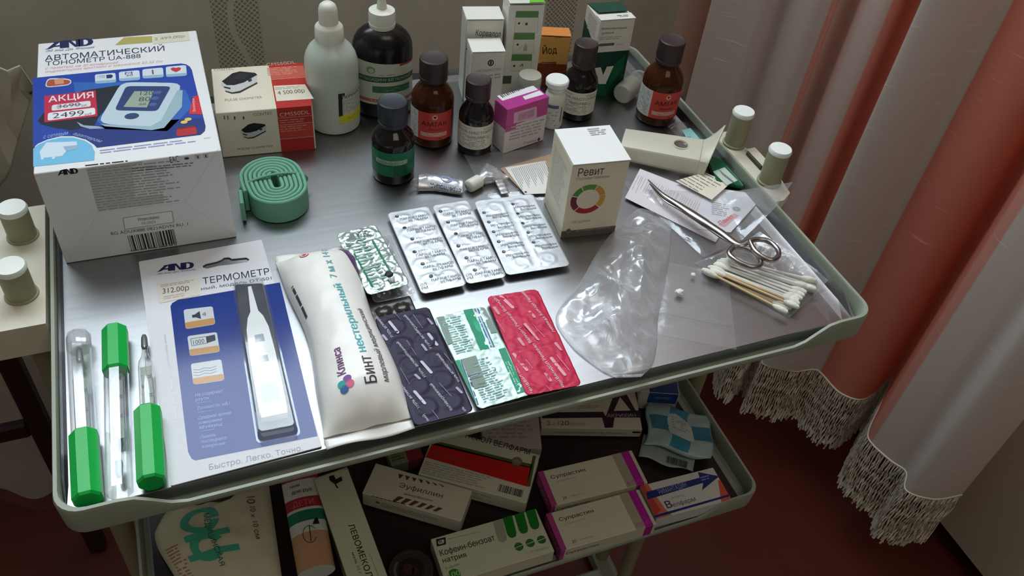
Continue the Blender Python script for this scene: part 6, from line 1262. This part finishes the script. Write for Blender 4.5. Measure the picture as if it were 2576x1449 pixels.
P = Print(f_tube); P.text('крем', -11, 92, 3.2, (70, 70, 66), 1, w=10, bold=.4); P.text('для рук', -10, 84, 4.2, (70, 70, 66), 1, w=20, bold=.5); P.text('ДЕТИ', -11, 68, 6.2, (216, 120, 130), 1, w=20, bold=.3); P.arc(0, 34, 6, 6.5, 30, 330, (50, 60, 50), 1, n=20, ey=1.5); P.line([(0, 26), (1, 44)], .8, (50, 60, 50), 1); P.poly([(4, 44), (11, 44), (10, 52), (7, 50)], (20, 24, 22), 1); P.build('printing', t)
# sterile wipes pack
M, w_, h_ = quad_frame((372, 1560), (700, 1480), (415, 1300), ZL + .004); w_ = .098; h_ = .112; M.translation = Vector((max(M.translation.x, .020), max(M.translation.y, .044), M.translation.z))
t = thing('wipes_packet', 'crumpled white paper packet of wipes with turquoise lettering, at the lower left', 'packet', M=M)
def wip(u, v, top=True):
    x_ = u * w_ + (.010 * math.sin(v * 5 + 1) - .012 * max(0, v - .75) / .25 * (1 - u) * -1) * (1 - u); yy = v * h_ - .012 * max(0, v - .8) * 5 * math.sin(u * PI) + .004 * mnoise.noise(Vector((u * 6, v * 2, 5))) * (v > .9)
    k = max(16 * u * (1 - u) * v * (1 - v), 0) ** .5; z_ = .001 + .016 * k + .004 * mnoise.noise(Vector((u * 5, v * 5, 3))) * k + .006 * max(0, v - .75) * 4 * (.5 + .5 * math.sin(u * 11)); return Vector((x_, yy, z_ if top else .0))
b = MB(); b.grid(lambda u, v: wip(u, v), 44, 50); b.grid(lambda u, v: wip(u, v, False), 10, 10); b.build('wrapper', mat('wipes_paper', (206, 200, 172), rough=.75, bump=.15, bscale=60), t, fix=False)
P = Print(lambda u, v, qq: wip(min(max(u * MM / w_, 0), 1), min(max(v * MM / h_, 0), 1)) + Vector((0, 0, .0005 + qq * MM))); TQ = (70, 168, 140)
P.arc(38, 78, 9, 16, 0, 350, TQ, 1, n=26); P.arc(38, 48, 8, 15, 20, 340, TQ, 1, n=22); P.rect(22, 56, 38, 7, TQ, 1, 10); P.rect(18, 38, 46, 6, TQ, 1, 10); P.text('МЕДИЦИНСКАЯ', 42, 84, 4.6, (60, 90, 84), 2, w=58, rot=-90, bold=.5); P.text('10', 78, 96, 7, (70, 64, 56), 1, w=10, rot=-90, bold=.3); P.text('10 x 10 см', 80, 82, 4.6, (80, 74, 62), 1, w=36, rot=-90, bold=.3); P.small(4, 20, 12, 40, 12, (176, 120, 100), 1); P.build('printing', t)
# round jar
c_ = G(1034, 1432, ZL + .022); rj = .0195
t = thing('salve_jar', 'round jar with a dark glossy lid, between the long carton and the green-barred carton', 'jar', (c_.x, c_.y, ZL))
MB().lathe([(0, 0), (rj * .95, .0004), (rj, .002), (rj, .014), (0, .014)], 40).build('jar_body', mat('jar_grey', (150, 146, 136), rough=.3), t); MB().lathe([(rj * 1.04, .011), (rj * 1.05, .0115), (rj * 1.05, .021), (rj * 1.0, .0225), (rj * .90, .0225), (rj * .86, .0212), (0, .0212)], 44, ribs=0).build('jar_lid', mat('jar_lid_dark', (56, 50, 48), rough=.25), t)
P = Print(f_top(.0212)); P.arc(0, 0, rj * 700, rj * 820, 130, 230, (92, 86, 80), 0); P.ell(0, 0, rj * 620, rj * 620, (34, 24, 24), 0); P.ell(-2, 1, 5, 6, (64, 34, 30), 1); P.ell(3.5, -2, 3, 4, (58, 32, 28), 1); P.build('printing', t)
# loperamide carton
t, w, d, h = flat_box('capsule_box', 'white carton with a bold dark zigzag letter band, at the back of the lower tray', (1362, 1076), (1616, 1080), (1372, 985), .014, (202, 192, 174), d=.058); P = Print(f_top(h)); q = q_top(t, h); AK = (40, 22, 40)
pp(P, q, [(985, 305), (1395, 300), (1415, 370), (1470, 368), (1480, 300), (1420, 290), (1402, 260), (985, 265)], AK, 1, z11); pp(P, q, [(1418, 300), (1480, 130), (1555, 128), (1625, 252), (1660, 250), (1662, 300)], AK, 2, z11); pp(P, q, [(1475, 255), (1518, 160), (1590, 252)], (202, 192, 174), 3, z11)
tx(P, q, 'АКРИХИН', (1432, 298), (1628, 296), (1432, 276), (176, 160, 160), 4, bold=.4, z=z11); tx(P, q, '2', (1022, 352), (1046, 352), (1022, 322), (50, 40, 36), 1, bold=.6, z=z11); tx(P, q, 'мг', (1050, 352), (1082, 352), (1050, 338), (120, 108, 96), 1, z=z11); tx(P, q, '/20', (1090, 352), (1172, 352), (1090, 322), (50, 40, 36), 1, bold=.6, z=z11); tx(P, q, 'капсул', (1180, 352), (1280, 350), (1180, 334), (130, 116, 100), 1, z=z11); sm(P, q, (1235, 240), (1385, 236), (1235, 218), 2, (150, 140, 126), 1, z11); P.build('printing', t)
P = Print(f_front(w, h)); P.text('Лоперамид-Акрихин 2 мг 20 капсул', 14, 5, 3.0, (110, 90, 70), 1, w=80, bold=.3); P.rect(w * 1000 - 10, 7, 9, 3, AK, 1); P.build('printing', t)
# blue foil packet and slip behind it
M, w_, h_ = quad_frame((1618, 1120), (1786, 1160), (1650, 1018), ZL + .010)
t = thing('foil_packet', 'blue and white checked packet with a pale rounded panel, right end of the lower tray', 'packet', M=M)
def fp(u, v): return Vector((u * w_ + .003 * math.sin(v * 6), v * h_ + .003 * math.sin(u * 7), .0015 + .004 * (16 * u * (1 - u) * v * (1 - v)) ** .5 + .0035 * mnoise.noise(Vector((u * 3.2, v * 3.2, 2)))))
b = MB(); b.grid(fp, 30, 26); b.build('wrapper', mat('packet_blue_white', (150, 172, 172), rough=.35, bump=.4, bscale=90), t, solid=.0006, fix=False)
P = Print(lambda u, v, qq: fp(u, v) + Vector((0, 0, .0006 + qq * MM)))
def cell(x0, y0, x1, y1, c_, L=1):
    for i in range(4):
        for j in range(4): xa, xb, ya, yb = x0 + (x1 - x0) * i / 4, x0 + (x1 - x0) * (i + 1) / 4, y0 + (y1 - y0) * j / 4, y0 + (y1 - y0) * (j + 1) / 4; P.poly([(xa, ya), (xb, ya), (xb, yb), (xa, yb)], c_, L)
cell(.05, .36, .33, .66, (46, 112, 134)); cell(.70, .36, .98, .66, (46, 112, 134)); cell(.36, .05, .64, .34, (40, 126, 150)); cell(.36, .68, .64, .98, (60, 130, 150))

for k in range(14):
    ya, yb = .30 + .51 * k / 14, .30 + .51 * (k + 1) / 14; ym = (ya + yb) / 2; hw = .19 if ym < .55 else .19 * math.sqrt(max(1 - ((ym - .55) / .26) ** 2, 0))
    for i in range(6): xa, xb = .5 - hw + 2 * hw * i / 6, .5 - hw + 2 * hw * (i + 1) / 6; P.poly([(xa, ya), (xb, ya), (xb, yb), (xa, yb)], (176, 186, 182), 4)
P.small(.38, .45, .24, .26, 5, (130, 146, 146), 8) ; P.build('printing', t)
M, w_, h_ = quad_frame((1606, 1150), (1742, 1190), (1622, 1095), ZL + .003)
t = thing('torn_wrapper', 'torn pale wrapper with a barcode peeping out below the blue checked packet', 'wrapper', M=M); b = MB(); b.grid(lambda u, v: (u * w_, v * h_ + .002 * math.sin(u * 9), .001 + .003 * mnoise.noise(Vector((u * 3, v * 3, 8))) ** 2), 16, 12); b.build('wrapper_sheet', mat('pale_wrapper', (150, 160, 158), rough=.5), t, solid=.0006, fix=False)
P = Print(lambda u, v, qq: Vector((u * MM, v * MM, .0022 + qq * MM))); P.bars(w_ * 500, 2, w_ * 380, 9, (60, 60, 58), 1); P.build('printing', t)
# boxes under the front lip
t, w, d, h = flat_box('tablet_box', 'plain pale grey carton half hidden behind the red-striped carton', (1215, 1128), (1318, 1128), (1240, 1045), .018, (176, 166, 160), w=.062, d=.05); P = Print(f_top(h)); P.small(6, 12, 48, 30, 6, (150, 140, 134), 0); P.build('printing', t)
t, w, d, h = flat_box('tablet_box', 'small green and crimson carton under the front lip behind the brown-lettered carton', (985, 1172), (1062, 1150), (990, 1120), .016, (120, 130, 96), w=.034, d=.05); P = Print(f_top(h)); P.rect(18, 0, 16, 50, (140, 36, 56), 0); P.small(2, 4, 14, 14, 4, (60, 80, 40), 1); P.build('printing', t); P = Print(f_front(w, h)); P.rect(18, 0, 16, 16, (130, 40, 60), 0); P.build('printing', t)
t, w, d, h = flat_box('tablet_box', 'white carton with a blue panel in the far right corner of the lower tray', (1612, 985), (1690, 990), (1612, 950), .030, (196, 186, 176), w=.044, d=.04); P = Print(f_front(w, h)); P.rect(10, 12, 33, 17, (30, 60, 120), 0); P.small(18, 19, 18, 4, 2, (120, 140, 180), 1); P.build('printing', t); P = Print(f_top(h)); P.rect(10, 0, 33, 30, (30, 60, 120), 0); P.build('printing', t)
